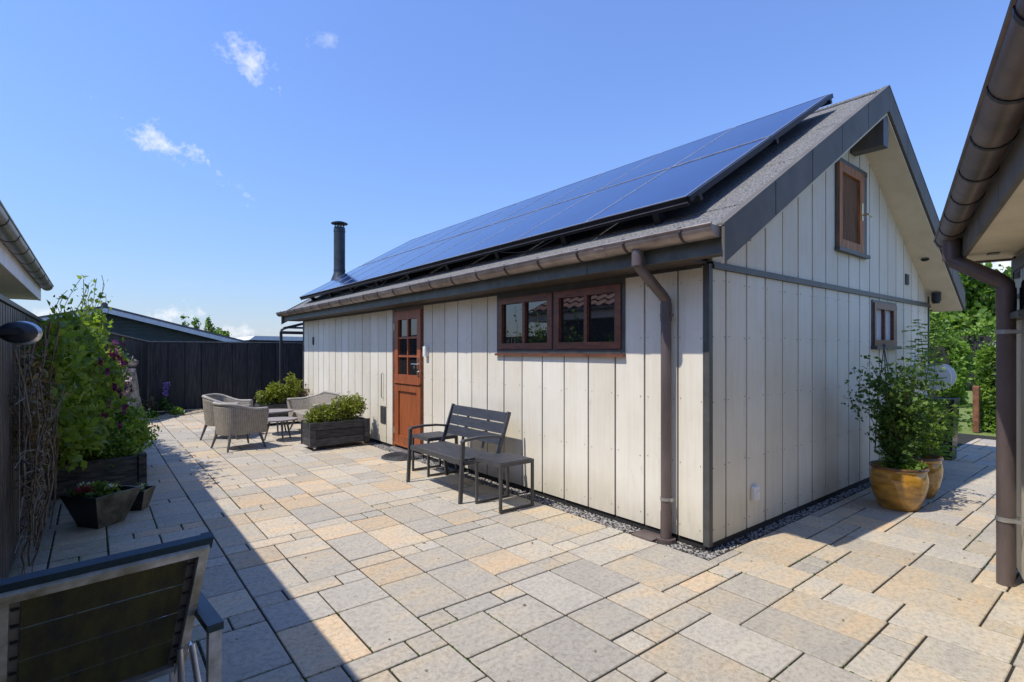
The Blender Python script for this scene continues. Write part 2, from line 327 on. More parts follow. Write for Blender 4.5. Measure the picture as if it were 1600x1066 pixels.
M['potrim'] = mat('brown_pot_rim', (.17, .085, .035), .3, scale=8, var=.25)
M['darkpot'] = mat('dark_glazed_pot', (.018, .020, .019), .3, scale=6, var=.3); M['palepot'] = mat('lighter_pot_face', (.13, .125, .085), .8, scale=9, var=.35, bump=.3)
M['mesh'] = mat('dark_textile_mesh', (.040, .040, .032), .7, scale=6, var=.35, col2=(.15, .145, .035), stretch=(2.5, 1, .8), bump=.8, bscale=220, obj=True, detail=8)
M['alugrime'] = mat('grimy_aluminium', (.74, .72, .68), .4, metal=0, scale=9, var=.25, col2=(.24, .22, .10)); M['teal'] = mat('slate_blue_plastic', (.030, .060, .078), .42, var=.15)
M['bark'] = mat('pale_peeling_bark', (.33, .28, .21), .85, scale=9, var=.45, bump=.8, bscale=22, col2=(.09, .07, .05)); M['stem'] = mat('twig', (.16, .125, .08), .8, scale=20, var=.3)
M['gstem'] = mat('green_stem', (.13, .15, .06), .7); M['paint_w'] = mat('white_painted_wood', (.78, .77, .75), .5, var=.05, scale=5)
M['ntile'] = mat('red_roof_tile', (.30, .115, .075), .6, scale=6, var=.3); M['ngreen'] = mat('dark_green_cladding', (.03, .045, .046), .6, scale=4, var=.25, stretch=(.5, .5, 6))
M['lilac'] = mat('pale_barge_board', (.62, .62, .66), .6, var=.06); M['groof'] = mat('grey_roof', (.10, .10, .11), .8, var=.15)
M['rust'] = mat('rust_brown_post', (.23, .095, .045), .8, scale=12, var=.3)
M['l_dark'] = leaf_material('dark_leaf', (.032, .072, .016), (.15, .25, .05), .42); M['l_mid'] = leaf_material('mid_leaf', (.055, .115, .018), (.30, .42, .075), .5)
M['l_box'] = leaf_material('box_leaf', (.06, .10, .015), (.30, .33, .035)); M['l_tree'] = leaf_material('tree_leaf', (.04, .10, .02), (.27, .42, .08), .45)
M['l_hedge'] = leaf_material('hedge_leaf', (.06, .13, .018), (.26, .40, .06), .42); M['l_dry'] = leaf_material('dry_leaf', (.12, .085, .045), (.26, .20, .10), .2)
M['purple'] = leaf_material('purple_petal', (.05, .006, .035), (.17, .03, .14)); M['pink'] = leaf_material('pink_petal', (.5, .28, .38), (.75, .6, .68)); M['redf'] = leaf_material('crimson_petal', (.22, .01, .03), (.55, .10, .14))
M['lup'] = leaf_material('lupin_petal', (.22, .12, .55), (.45, .32, .75)); M['whitef'] = leaf_material('white_petal', (.6, .6, .52), (.85, .85, .8))

# ------------------------------------------------------------------ foliage helper
def leaves(name, pts, size, m, parent, tint=None, aspect=.55, up=.5, kind=None, dirs=None):
    pts = np.asarray(pts, float); n = len(pts)
    o_ = off(parent); pts = pts - np.array([o_.x, o_.y, o_.z])
    nr = rng.normal(size=(n, 3)); nr[:, 2] = nr[:, 2]*.7 + up; nr /= np.linalg.norm(nr, axis=1)[:, None] + 1e-9
    t = rng.normal(size=(n, 3)) if dirs is None else np.asarray(dirs) + .35*rng.normal(size=(n, 3))
    t -= nr*(t*nr).sum(1)[:, None]; t /= np.linalg.norm(t, axis=1)[:, None] + 1e-9
    b = np.cross(nr, t); L = (size*rng.uniform(.45, 1.45, n))[:, None]; W = L*aspect
    v = np.stack([pts - t*L*.5, pts + b*W*.5 - t*L*.05 + nr*L*.10, pts + t*L*.5 - nr*L*.06, pts - b*W*.5 - t*L*.05 + nr*L*.10], 1).reshape(-1, 3)
    idx = (np.arange(n)*4)[:, None] + np.array([0, 1, 2, 0, 2, 3])[None, :]
    me = bpy.data.meshes.new(name); me.vertices.add(4*n); me.vertices.foreach_set('co', v.ravel())
    me.loops.add(6*n); me.loops.foreach_set('vertex_index', idx.ravel().astype(np.int32)); me.polygons.add(2*n)
    me.polygons.foreach_set('loop_start', (np.arange(2*n)*3).astype(np.int32)); me.update(calc_edges=True)
    if tint is None: tint = rng.uniform(0, 1, n)
    c = np.zeros((4*n, 4)); c[:, 0] = np.repeat(np.clip(tint, 0, 1), 4); c[:, 3] = 1
    a = me.attributes.new('tint', 'FLOAT_COLOR', 'POINT'); a.data.foreach_set('color', c.ravel())
    me.materials.append(m); o = bpy.data.objects.new(name, me); COL.objects.link(o)
    if parent is not None: o.parent = parent
    OFF[o.name] = o_
    if kind: o['kind'] = kind
    return o
def clumps(blobs, nclump, per, spread, shell=.35):
    """blobs: (cx,cy,cz,rx,ry,rz); returns points and per-point tint that varies by clump"""
    vol = np.array([b[3]*b[4]*b[5] for b in blobs])**.67; vol /= vol.sum(); P = []; T = []
    for k in range(nclump):
        b = blobs[rng.choice(len(blobs), p=vol)]
        d = rng.normal(size=3); d /= np.linalg.norm(d); r = (1 - shell*rng.random()**1.5)
        c = np.array(b[:3]) + d*r*np.array(b[3:]); m = max(3, int(per*rng.uniform(.5, 1.5)))
        P.append(c + rng.normal(size=(m, 3))*spread); T.append(np.clip(rng.normal(rng.uniform(.2, .8), .18, m), 0, 1))
    return np.concatenate(P), np.concatenate(T)

# ------------------------------------------------------------------ ground, patio
g = tag(MB().box(-250, 250, -60, 300, -.30, -.075).build('ground', M['ground']), 'rough green ground beyond the patio', kind='structure')
lw = MB().box(8.75, 60, -14, 30, -.07, -.012).build('lawn', M['lawn']); tag(lw, 'sunlit lawn beyond the paved passage', kind='structure')
patio = MB().box(-4.3, 8.75, -3.6, 14.5, -.090, -.009).build('patio', M['bed']); tag(patio, 'patio of mixed size grey and ochre slabs', kind='structure')
U = .16775
slabs = []
def column(x0, nx, s0, typ, ymin, ymax):
    y = s0 - 8*6*U
    seq = {'A': (1, 3, 2), 'B': (1, 2, 3)}[typ]; i = 0
    while y < ymax:
        h = seq[i % 3]; y1 = y + h*U
        if y >= ymin - .02 and y < ymax - .06:
            if nx == 4: ws = (random.choice([(1, 2, 1)]*4 + [(2, 1, 1), (1, 1, 2)]) if h == 1 else (2, 2))
            else: ws = (nx,)
            x = x0
            for w in ws: slabs.append((x, x + w*U, y, min(y1, ymax))); x += w*U
        y = y1; i += 1
xs = -4.205; spec = {0: (.61, 'B'), 1: (-.04, 'B'), 2: (.132, 'A'), 3: (.303, 'A'), 4: (.474, 'B'), 5: (-.365, 'A')}
for i in range(6):
    s0, ty = spec[i]; column(xs + i*4*U, 4, s0, ty, -3.4 if i < 5 else -3.4, 12.9 if i > 1 else 11.0)
column(-.18, 2, .15, 'A', -3.4, -.11)
for i, (s0, ty) in enumerate([(-.685, 'A'), (-.53, 'B'), (-.36, 'A'), (-.19, 'B'), (-.7, 'A'), (-.53, 'B'), (-.36, 'A'), (-.19, 'B'), (-.53, 'A'), (-.7, 'B'), (-.36, 'B'), (-.19, 'A')]):
    column(.1555 + i*4*U, 4, s0, ty, -3.4, -.11)
for i in range(4): column(5.8 + i*4*U, 4, .1*i, 'AB'[i % 2], -.1, 3.0)
def slab_mesh(mb, s):
    x0, x1, y0, y1 = s; g_ = .0056; j = lambda: random.uniform(-.0014, .0014)
    z = random.uniform(-.0022, .0012)
    mb.bbox(x0+g_+j(), x1-g_+j(), y0+g_+j(), y1-g_+j(), -.06, z, .004)
def set_tint(o, per):
    me = o.data; a = me.attributes.new('tint', 'FLOAT_COLOR', 'POINT'); a.data.foreach_set('color', np.array(per, float).ravel())
def projarea(s):
    d = Vector(((s[0]+s[1])/2, (s[2]+s[3])/2, 0)) - CAM; D = d.dot(FW)
    if D < .8: return 0
    x = 800+819*d.dot(RT)/D; y = 548+819*1.5/D
    if x < -60 or x > 1660 or y > 1120: return 0
    return (s[1]-s[0])*(s[3]-s[2])/D**3
def tint_of(s):
    cx, cy = (s[0]+s[1])/2, (s[2]+s[3])/2
    warm = .46 + .16*math.sin(cx*1.1+.7)*math.cos(cy*.8) + random.gauss(0, .21)
    return (min(1, max(0, warm)), random.uniform(.86, 1.08), random.random(), 1)
slabs = [s for s in slabs if s[2] < s[3]-.05]
slabs.sort(key=lambda s: -projarea(s))
rest = MB(); rest_t = []
for i, s in enumerate(slabs):
    t = tint_of(s)
    if i < 300:
        mb = MB(); slab_mesh(mb, s); o = mb.build('slab', M['slab'], patio, fix=False); set_tint(o, [t]*len(mb.v))
    else:
        k = len(rest.v); slab_mesh(rest, s); rest_t += [t]*(len(rest.v)-k)
o = rest.build('far_slabs', M['slab'], patio, fix=False); set_tint(o, rest_t); o['kind'] = 'stuff'
# moss and grit in the joints / gravel margins along the house
gs = MB().box(-.170, .0, -.105, 9.7, -.05, -.012).box(0, 5.75, -.105, 0, -.05, -.0125).build('gravel_margin', M['gravel']); tag(gs, 'narrow gravel margin at the foot of the walls', kind='structure')
def pebbles(name, pts, size, m, parent=None):
    mb = MB()
    for p in pts:
        s = size*random.uniform(.6, 1.4); a = random.uniform(0, 6.28); ca, sa = math.cos(a), math.sin(a); e = random.uniform(.6, 1)
        q = [(s*ca, s*sa, 0), (-s*sa*e, s*ca*e, 0), (-s*ca, -s*sa, 0), (s*sa*e, -s*ca*e, 0), (0, 0, s*.55), (0, 0, -s*.5)]
        mb.add([(p[0]+x, p[1]+y, p[2]+z) for x, y, z in q], [(0,1,4),(1,2,4),(2,3,4),(3,0,4),(1,0,5),(2,1,5),(3,2,5),(0,3,5)])
    return mb.build(name, m, parent, smooth=False, fix=False)
P = [(random.uniform(-.165, -.005), random.uniform(-.1, 6), -.008) for _ in range(2600)] + [(random.uniform(-.1, 5.6), random.uniform(-.1, -.005), -.008) for _ in range(1500)]
tag(pebbles('margin_gravel', P, .011, M['pebble']), 'small grey gravel along the foot of the house', 'gravel', kind='stuff')

# ------------------------------------------------------------------ the house
H = thing('house', 'cream boarded house with brown door and solar panels on its roof', 'house', (0, 0, 0))
ZT = 2.146; XR = 5.686; YL = 9.672; RP = .593; XM = 2.843
def roofz(x): return 2.33 + RP*((x+.35) if x <= XM else (2*XM-x+.35))
MB().prism([(.019, -.02), (XR-.02, -.02), (XR-.02, ZT), (XM, roofz(XM)-.29), (.019, ZT)], 1, .019, YL-.02).build('wall_core', M['core'], H)
def board(boxes, prisms=()):
    mb = MB()
    for b in boxes: mb.bbox(*b, .004) if False else mb.box(*b)
    for p in prisms: mb.prism(*p)
    return mb.build('wall_board', M['board'], H)
jl = [.018, .245, .564, .878, 1.2, 1.52, 1.84, 2.165, 2.483, 2.80, 3.124, 3.438, 3.751, 4.077, 4.325]
jl2 = [5.285, 5.505, 5.818, 6.13, 6.458, 6.774, 7.091, 7.407, 7.741, 8.072, 8.39, 8.69, 9.016, 9.345, 9.64]
GAP = .009; WIN = (.765, 2.605, 1.472)
zb = .05
for js in (jl, jl2):
    for a, b in zip(js, js[1:]):
        a += GAP; b -= GAP; bx = []; xo = -.022 + random.uniform(-.0015, .0015)
        if b <= WIN[0] or a >= WIN[1]: bx.append((xo, .018, a, b, zb, ZT-.005))
        else:
            bx.append((xo, .018, a, b, zb, WIN[2]))
            if a < WIN[0]: bx.append((xo, .018, a, WIN[0], WIN[2], ZT-.005))
            if b > WIN[1]: bx.append((xo, .018, WIN[1], b, WIN[2], ZT-.005))
        board(bx)
jg = [.018, .223, .541, .858, 1.177, 1.493, 1.80, 2.115, 2.422, 2.725, 3.04, 3.35, 3.67, 3.975, 4.285, 4.59, 4.91, 5.22, 5.546, XR]
LW = (3.40, 4.25, 1.535, 2.09); HW = (2.34, 3.19, 2.56, 3.48)
def soff(x): return roofz(x) - .268
for a, b in zip(jg, jg[1:]):
    a += GAP+.003; b -= GAP+.003; yo = -.022 + random.uniform(-.0015, .0015); y1 = .018
    z1 = ZT-.028; bx = []
    if b <= LW[0] or a >= LW[1]: bx.append((a, b, yo, y1, zb, z1))
    else:
        l = max(a, LW[0]); r = min(b, LW[1]); bx += [(l, r, yo, y1, zb, LW[2])]
        if LW[3] < z1 - .01: bx.append((l, r, yo, y1, LW[3], z1))
        if a < l: bx.append((a, l, yo, y1, zb, z1))
        if r < b: bx.append((r, b, yo, y1, zb, z1))
    board(bx)
    z0 = ZT+.028
    def top(x0, x1, z): 
        if x0 < XM < x1: return ([(x0, z), (x1, z), (x1, soff(x1)), (XM, soff(XM)), (x0, soff(x0))], 1, yo, y1)
        return ([(x0, z), (x1, z), (x1, max(z+.002, soff(x1))), (x0, max(z+.002, soff(x0)))], 1, yo, y1)
    if b <= HW[0] or a >= HW[1]: board([], [top(a, b, z0)])
    else:
        l = max(a, HW[0]); r = min(b, HW[1]); bx = [(l, r, yo, y1, z0, HW[2])]; pr = [top(l, r, HW[3])]
        if a >= l and r >= b: board(bx); board([], pr); continue
        if a < l: pr.append(top(a, l, z0))
        if r < b: pr.append(top(r, b, z0))
        board(bx, pr)
MB().box(-.030, .020, -.030, .020, .03, ZT+.004).build('corner_trim', M['trim'], H)
MB().box(XR-.002, XR+.03, -.034, .03, .03, ZT+.15).build('corner_trim', M['trim'], H)
MB().box(-.034, .02, YL-.034, YL+.02, .03, ZT+.004).build('corner_trim', M['trim'], H)
MB().box(.021, XR-.002, -.042, .0, ZT-.026, ZT+.004).box(.021, XR-.002, -.034, .0, ZT+.004, ZT+.026).build('belt_trim', M['trim'], H)
MB().box(-.036, .0, .036, YL-.034, ZT-.020, ZT+.004).build('eave_trim', M['trim'], H)
MB().box(-.006, XR, -.006, YL, -.02, .048).build('plinth', M['core'], H)
# screw heads on the boards
sc_mb = MB()
for js, ax in ((jl + jl2, 0), (jg, 1)):
    for a, b in zip(js, js[1:]):
        if b - a > .5: continue
        for f_ in (.12, .88):
            for z in (.14, .62, 1.12, 1.60, 2.03):
                u = a + (b-a)*f_ + random.uniform(-.008, .008); zz = z + random.uniform(-.012, .012)
                if ax == 0 and WIN[0] < u < WIN[1] and zz > WIN[2]-.05: continue
                if ax == 1 and LW[0]-.02 < u < LW[1]+.02 and zz > LW[2]-.05: continue
                r = .0032; q = [(r*math.cos(k*math.pi/3), r*math.sin(k*math.pi/3)) for k in range(6)]
                sc_mb.prism([(u+i, zz+j) for i, j in q], ax, -.0262, -.02)
o = sc_mb.build('board_screws', M['trim'], H); o['kind'] = 'stuff'
# roof
tk = .055
for side in (-1, 1):
    X = (lambda x: x) if side < 0 else (lambda x: 2*XM-x)
    pts = [(X(-.35), 2.33), (X(XM), roofz(XM)), (X(XM), roofz(XM)-tk), (X(-.35), 2.33-tk)]
    MB().prism(pts, 1, -.335, 10.0).build('roof_slope', M['felt'], H)
    for (ya, yb) in ((-.335, -.004), (YL+.004, 10.0)):
        x0 = -.345 if side > 0 else .0; MB().prism([(X(x0), roofz(x0)-.248), (X(XM), roofz(XM)-.248), (X(XM), roofz(XM)-.266), (X(x0), roofz(x0)-.266)], 1, ya, yb).build('gable_soffit', M['soffit'], H)
    # verge panels
    cuts = [-.40, .32, .96, 1.585, 2.235, XM]
    for a, b in zip(cuts, cuts[1:]):
        a += .006; b -= .006 if b < XM else 0
        for (ya, yb) in ((-.357, -.3355), (10.002, 10.022)):
            MB().prism([(X(a), roofz(a)+.022), (X(b), roofz(b)+.022), (X(b), roofz(b)-.232), (X(a), roofz(a)-.232)], 1, ya + random.uniform(-.001, .001), yb).build('verge_panel', M['barge'], H)
    MB().prism([(X(-.40), roofz(-.40)+.024), (X(XM), roofz(XM)+.024), (X(XM), roofz(XM)+.036), (X(-.40), roofz(-.40)+.036)], 1, -.360, -.300).build('verge_cap', M['barge'], H)
for k, x in enumerate((.02, .93, 1.84)):
    MB().prism([(x, roofz(x)+.0005), (x, roofz(x)+.0075), (x+.95, roofz(x+.95)+.003), (x+.95, roofz(x+.95)+.0005)], 1, -.298-.001*k, 9.98).build('felt_lap', M['felt'], H)
MB().box(XM-.09, XM+.06, -.330, .0, 3.625, 4.0).build('ridge_beam', M['trim'], H)
MB().tube([(XM, -.3, roofz(XM)+.0), (XM, 10.0, roofz(XM)+.0)], .03, 8).build('ridge_cap', M['felt'], H)
# eaves
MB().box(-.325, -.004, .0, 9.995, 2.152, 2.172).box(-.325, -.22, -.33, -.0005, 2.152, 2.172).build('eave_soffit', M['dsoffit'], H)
MB().box(5.69, 6.0, .0, 9.995, 2.10, 2.125).build('eave_soffit', M['soffit'], H)
y = -.334
while y < 9.95:
    y2 = min(y+.62, 9.995); MB().box(-.347, -.326, y+.002, y2-.002, 2.150, 2.268).build('fascia_panel', M['fascia'], H); y = y2
MB().box(6.0, 6.02, -.334, 9.995, 2.085, 2.268).build('fascia_panel', M['barge'], H)
def gutter(mb, a, b, r, n=12, th=.004, start=0.0, end=math.pi):
    a = Vector(a); b = Vector(b); d = (b-a).normalized(); sd_ = d.cross(Vector((0,0,1))).normalized()
    o_ = []; i_ = []
    for k in range(n+1):
        t = start+(end-start)*k/n; e = sd_*math.cos(t) - Vector((0,0,1))*math.sin(t)
        o_.append(e*r); i_.append(e*(r-th))
    prof = o_ + i_[::-1]; m_ = len(prof)
    v = [a+p for p in prof]+[b+p for p in prof]
    f = [(k, (k+1) % m_, m_+(k+1) % m_, m_+k) for k in range(m_)]
    mb.add(v, f); e = len(mb.v)
    # half-moon end caps
    mb.add([a+p for p in o_], [tuple(range(n+1))]); mb.add([b+p for p in o_], [tuple(range(n+1))])
    return mb
gz = 2.320; gx = -.424; gr = .077
gm = gutter(MB(), (gx, -.325, gz), (gx, 10.02, gz), gr)
gm.tube([(gx-gr, -.325, gz+.004), (gx-gr, 10.02, gz+.004)], .009, 8)
GU = gm.build('gutter', M['gutter'], H, smooth=2)
for yy in np.arange(-.09, 10, .488):
    mb = MB(); gutter(mb, (gx, yy-.009, gz), (gx, yy+.009, gz), gr+.006, 12, .005)
    mb.box(gx-gr-.006, gx-gr+.012, yy-.012, yy+.012, gz-.018, gz+.017)
    mb.build('bracket', M['strap'], GU)
for yy in (.64, 4.6): gutter(MB(), (gx, yy-.05, gz), (gx, yy+.05, gz), gr+.0025, 10, .002).build('joint_sleeve', M['gutter'], GU)
dp = [(gx, .32, gz-.05), (gx, .32, 2.165), (gx+.012, .318, 2.13), (-.12, .312, 1.93), (-.083, .31, 1.895), (-.083, .31, 1.85), (-.083, .31, .02)]
DP = MB().tube(dp, .0405, 18).tube([(gx, .32, 2.25), (gx, .32, 2.135)], .0455, 18).tube([(-.083, .31, 1.875), (-.083, .31, 1.73)], .0445, 18).tube([(-.083, .31, .23), (-.083, .31, .02)], .0435, 18).build('downpipe', M['pipe'], H, smooth=2)
for z in (1.78, .33):
    MB().tube([(-.083, .31, z-.012), (-.083, .31, z+.012)], .0465, 18).box(-.083, -.02, .300, .320, z-.008, z+.008).box(-.1, -.066, .252, .262, z-.012, z+.012).build('clamp', M['steelband'] if z < 1 else M['pipe'], DP)
MB().tube([(-.083, .31, -.005), (-.083, .31, .024)], .075, 18).box(-.20, -.03, .36, .56, -.012, .012).build('drain_collar', M['pipe'], H)

# long wall window
W = MB().box(-.030, .012, WIN[0], WIN[1], WIN[2], 1.512).box(-.030, .012, WIN[0], WIN[1], 2.085, ZT-.014).box(-.030, .012, WIN[0], WIN[0]+.035, 1.512, 2.085).box(-.030, .012, WIN[1]-.035, WIN[1], 1.512, 2.085).box(-.030, .012, 1.645, 1.675, 1.512, 2.085).build('window', M['trim'], H)
W['label'] = 'long two-sash window with red-brown frame under the eaves'
for a, b in ((.802, 1.643), (1.677, 2.568)):
    MB().box(-.044, .006, a, b, 1.516, 1.58).box(-.044, .006, a, b, 2.015, 2.083).box(-.044, .006, a, a+.068, 1.58, 2.015).box(-.044, .006, b-.068, b, 1.58, 2.015).box(-.040, .006, (a+b)/2-.020, (a+b)/2+.020, 1.58, 2.015).build('sash', M['wood_b'], W)
    for p, q in ((a+.068, (a+b)/2-.02), ((a+b)/2+.02, b-.068)):
        MB().box(-.010, -.004, p, q, 1.58, 2.015).build('pane', M['glass'], W)
MB().box(-.058, -.022, WIN[0]-.005, WIN[1]+.005, 1.446, 1.470).build('sill', M['wood_b'], W)
# door
D = MB().box(-.036, .01, 5.175, 5.265, .03, 2.132).box(-.030, .01, 4.335, 4.36, .03, 2.132).box(-.030, .01, 4.36, 5.175, 2.085, 2.132).build('door', M['wood_b'], H)
D['label'] = 'orange-brown stable door with six small panes'
lo, hi = 4.365, 5.168
MB().box(-.046, .004, lo, hi, .075, .235).box(-.046, .004, lo, hi, .90, 1.0).box(-.046, .004, lo, lo+.12, .235, .90).box(-.046, .004, hi-.12, hi, .235, .90).box(-.022, .004, lo+.12, hi-.12, .235, .90).box(-.062, -.044, lo, hi, .09, .115).build('lower_leaf', M['wood_o'], D)
ul = MB().box(-.046, .004, lo, hi, 1.012, 1.145).box(-.046, .004, lo, hi, 1.96, 2.083).box(-.046, .004, lo, lo+.105, 1.145, 1.96).box(-.046, .004, hi-.105, hi, 1.145, 1.96)
pa, pb = lo+.105, hi-.105; mid = (pa+pb)/2
ul.box(-.038, .004, mid-.016, mid+.016, 1.145, 1.96).box(-.062, -.044, lo, hi, 1.012, 1.04)
for z in (1.417, 1.688): ul.box(-.037, .004, pa, mid-.016, z-.014, z+.014).box(-.037, .004, mid+.016, pb, z-.014, z+.014)
ul.build('upper_leaf', M['wood_o'], D)
for a, b in ((pa, mid-.016), (mid+.016, pb)):
    for c_, d_ in ((1.145, 1.403), (1.431, 1.674), (1.702, 1.96)): MB().box(-.012, -.006, a, b, c_, d_).build('pane', M['doorglass'], D)
hd = MB().box(-.052, -.046, lo+.03, lo+.075, 1.13, 1.40).tube([(-.05, lo+.052, 1.31), (-.095, lo+.052, 1.31), (-.097, lo+.17, 1.31)], .009, 8).tube([(-.055, lo+.052, 1.20), (-.075, lo+.052, 1.20)], .013, 10)
hd.tube([(-.085+.012*math.cos(t), lo+.11+.018*math.cos(t), 1.265+.022*math.sin(t)) for t in np.linspace(0, 6.28, 12)], .003, 6).build('handle', M['chrome'], D, smooth=2)
for z in (.3, .82, 1.25, 1.85): MB().tube([(-.052, 5.172, z-.05), (-.052, 5.172, z+.05)], .010, 8).build('hinge', M['chrome'], D)
MB().box(-.12, -.022, 4.33, 5.18, .0, .045).build('threshold', M['alu'], D)
# wall fittings
MB().box(-.075, -.022, 4.175, 4.245, 1.42, 1.56).box(-.079, -.075, 4.19, 4.23, 1.44, 1.53).build('door_bell', M['white'], H)
v = MB().box(-.034, -.022, 5.52, 5.70, .35, .62)
for k in range(7): v.box(-.042, -.034, 5.53, 5.69, .365+k*.036, .383+k*.036)
v.build('air_vent', M['trim'], H)
MB().tube([(-.03, 5.62, 1.14), (-.055, 5.62, 1.13), (-.055, 5.62, .76), (-.03, 5.62, .75)], .006, 6).build('grab_rod', M['trim'], H)
MB().box(-.045, -.022, 8.97, 9.02, 1.62, 1.78).build('small_vent', M['black'], H)
MB().bbox(.605, .685, -.062, -.022, .27, .385, .006).box(.622, .668, -.070, -.0625, .285, .345).build('outdoor_socket', M['white'], H)
v = MB().box(4.64, 4.76, -.034, -.022, 2.36, 2.50)
for k in range(5): v.box(4.645, 4.755, -.042, -.034, 2.375+k*.025, 2.388+k*.025)
v.build('air_vent', M['trim'], H)
# gable hatch and small window
Hh = MB().box(HW[0], HW[1], -.050, .01, HW[3]-.03, HW[3]+.02).box(HW[0]-.01, HW[1]+.02, -.075, .01, HW[2]-.03, HW[2]+.006).box(HW[0], HW[0]+.028, -.045, .01, HW[2]+.006, HW[3]-.03).box(HW[1]-.125, HW[1], -.045, .01, HW[2]+.006, HW[3]-.03).build('gable_hatch', M['trim'], H)
Hh['label'] = 'brown wooden loft hatch high in the gable'
a, b, z0, z1 = HW[0]+.030, HW[1]-.127, HW[2]+.008, HW[3]-.032
MB().box(a, b, -.060, .0, z0, z0+.09).box(a, b, -.060, .0, z1-.09, z1).box(a, a+.075, -.060, .0, z0+.09, z1-.09).box(b-.12, b, -.060, .0, z0+.09, z1-.09).build('hatch_frame', M['wood_h'], Hh)
MB().box(a+.075, b-.12, -.034, .0, z0+.09, z1-.09).build('hatch_panel', M['wood_hp'], Hh)
MB().box(b-.09, b-.05, -.068, -.060, 2.93, 3.12).tube([(b-.07, -.065, 2.99), (b-.07, -.12, 2.99), (b+.02, -.125, 2.975)], .010, 8).build('handle', M['brass'], Hh, smooth=2)
Wn = MB().box(LW[0], LW[1], -.036, .01, LW[3]-.03, LW[3]).box(LW[0]-.01, LW[1]+.02, -.085, .01, LW[2]-.02, LW[2]+.02).box(LW[0], LW[0]+.03, -.036, .01, LW[2]+.02, LW[3]-.03).box(LW[1]-.03, LW[1], -.036, .01, LW[2]+.02, LW[3]-.03).build('window', M['trim'], H)
Wn['label'] = 'small brown window in the gable wall behind the potted plant'
a, b, z0, z1 = LW[0]+.03, LW[1]-.03, LW[2]+.02, LW[3]-.03
MB().box(a, b, -.050, .0, z0, z0+.07).box(a, b, -.050, .0, z1-.07, z1).box(a, a+.05, -.050, .0, z0+.07, z1-.07).box(b-.12, b, -.050, .0, z0+.07, z1-.07).box((a+b)/2-.05, (a+b)/2-.01, -.048, .0, z0+.07, z1-.07).build('sash', M['wood_b'], Wn)
MB().box(a+.05, (a+b)/2-.05, -.012, -.006, z0+.07, z1-.07).build('pane', M['curtain'], Wn); MB().box((a+b)/2-.01, b-.12, -.012, -.006, z0+.07, z1-.07).build('pane', M['curtain'], Wn)
# lamps under the right soffit
zz = roofz(4.95)-.266
MB().tube([(4.95, -.16, zz+.01), (4.957, -.16, zz-.016)], .045, 14).tube([(4.957, -.16, zz-.015), (4.96, -.16, zz-.022)], .03, 12).build('downlight', M['black'], H, smooth=2)
zz = roofz(5.62)-.266
MB().tube([(5.62, -.13, zz), (5.62, -.13, zz-.12)], .055, 14).tube([(5.62, -.13, zz-.125), (5.62, -.13, zz-.15)], .045, 14).build('soffit_lamp', M['black'], H, smooth=2)
# flue
fx, fy = .80, 9.74
FL = MB().lathe([(.20, -.12), (.135, .06), (.126, .10), (.126, 1.12), (.118, 1.125), (.118, 1.14)], (fx, fy, 3.20), 20).build('chimney_flue', M['flue'], H, smooth=2)
MB().lathe([(.131, 0), (.131, .05)], (fx, fy, 3.32), 20).build('flue_collar', M['flue'], FL, smooth=2); MB().lathe([(.131, 0), (.131, .05)], (fx, fy, 4.22), 20).build('flue_collar', M['flue'], FL, smooth=2)
cp = MB().lathe([(.06, 0), (.185, .012), (.185, .03), (.10, .062), (.02, .075)], (fx, fy, 4.40), 20)
for k in range(4): cp.tube([(fx+.1*math.cos(k*1.57), fy+.1*math.sin(k*1.57), 4.30), (fx+.1*math.cos(k*1.57), fy+.1*math.sin(k*1.57), 4.41)], .012, 6)
cp.build('rain_cap', M['flue'], FL, smooth=2)

# ------------------------------------------------------------------ solar array
SA = thing('solar_array', 'large blue-black solar panel array raised above the felt roof', 'solar panels', (-.17, 5, 2.6))
SX = Vector((1, 0, RP)).normalized(); SN = Vector((-RP, 0, 1)).normalized()
S0 = Vector((-.055, .085, roofz(-.055))) + SN*.142
pw, ph, pt = 1.046, 1.53, .04
def sp(u, v, w): return S0 + Vector((0, 1, 0))*u + SX*v + SN*w
def sbox(mb, u0, u1, v0, v1, w0, w1):
    return mb.hexa([sp(u0,v0,w0), sp(u1,v0,w0), sp(u1,v1,w0), sp(u0,v1,w0), sp(u0,v0,w1), sp(u1,v0,w1), sp(u1,v1,w1), sp(u0,v1,w1)])
for i in range(9):
    for j in range(2):
        u0 = i*pw+.006; u1 = (i+1)*pw-.006; v0 = j*(ph+.02); v1 = v0+ph; dz = random.uniform(-.0012, .0012)
        pn = sbox(MB(), u0+.011, u1-.011, v0+.011, v1-.011, .004, pt-.003+dz).build('solar_panel', M['pv'], SA)
        fr = MB(); sbox(fr, u0, u1, v0, v0+.011, 0, pt); sbox(fr, u0, u1, v1-.011, v1, 0, pt); sbox(fr, u0, u0+.011, v0+.011, v1-.011, 0, pt); sbox(fr, u1-.011, u1, v0+.011, v1-.011, 0, pt)
        fr.build('frame', M['alu'], pn)
L = 9*pw
sbox(MB(), -.004, L, -.020, -.002, -.035, pt-.002).build('front_skirt', M['pvframe'], SA)
sbox(MB(), -.006, L, -.024, -.018, -.010, -.004).build('edge_strip', M['alu'], SA); sbox(MB(), -.006, L, -.024, -.018, pt-.004, pt+.002).build('edge_strip', M['alu'], SA)
sbox(MB(), -.03, .0055, -.01, 2*ph+.02, -.012, pt-.006).build('side_skirt', M['pvframe'], SA)
for v in (.10, ph+.01, 2*ph-.12):
    sbox(MB(), -.05, L+.02, v-.02, v+.02, -.045, -.002).build('rail', M['pvframe'], SA)
sbox(MB(), .0, L, ph+.003, ph+.017, .02, pt+.004).build('clamp_strip', M['alu'], SA)
k = 0
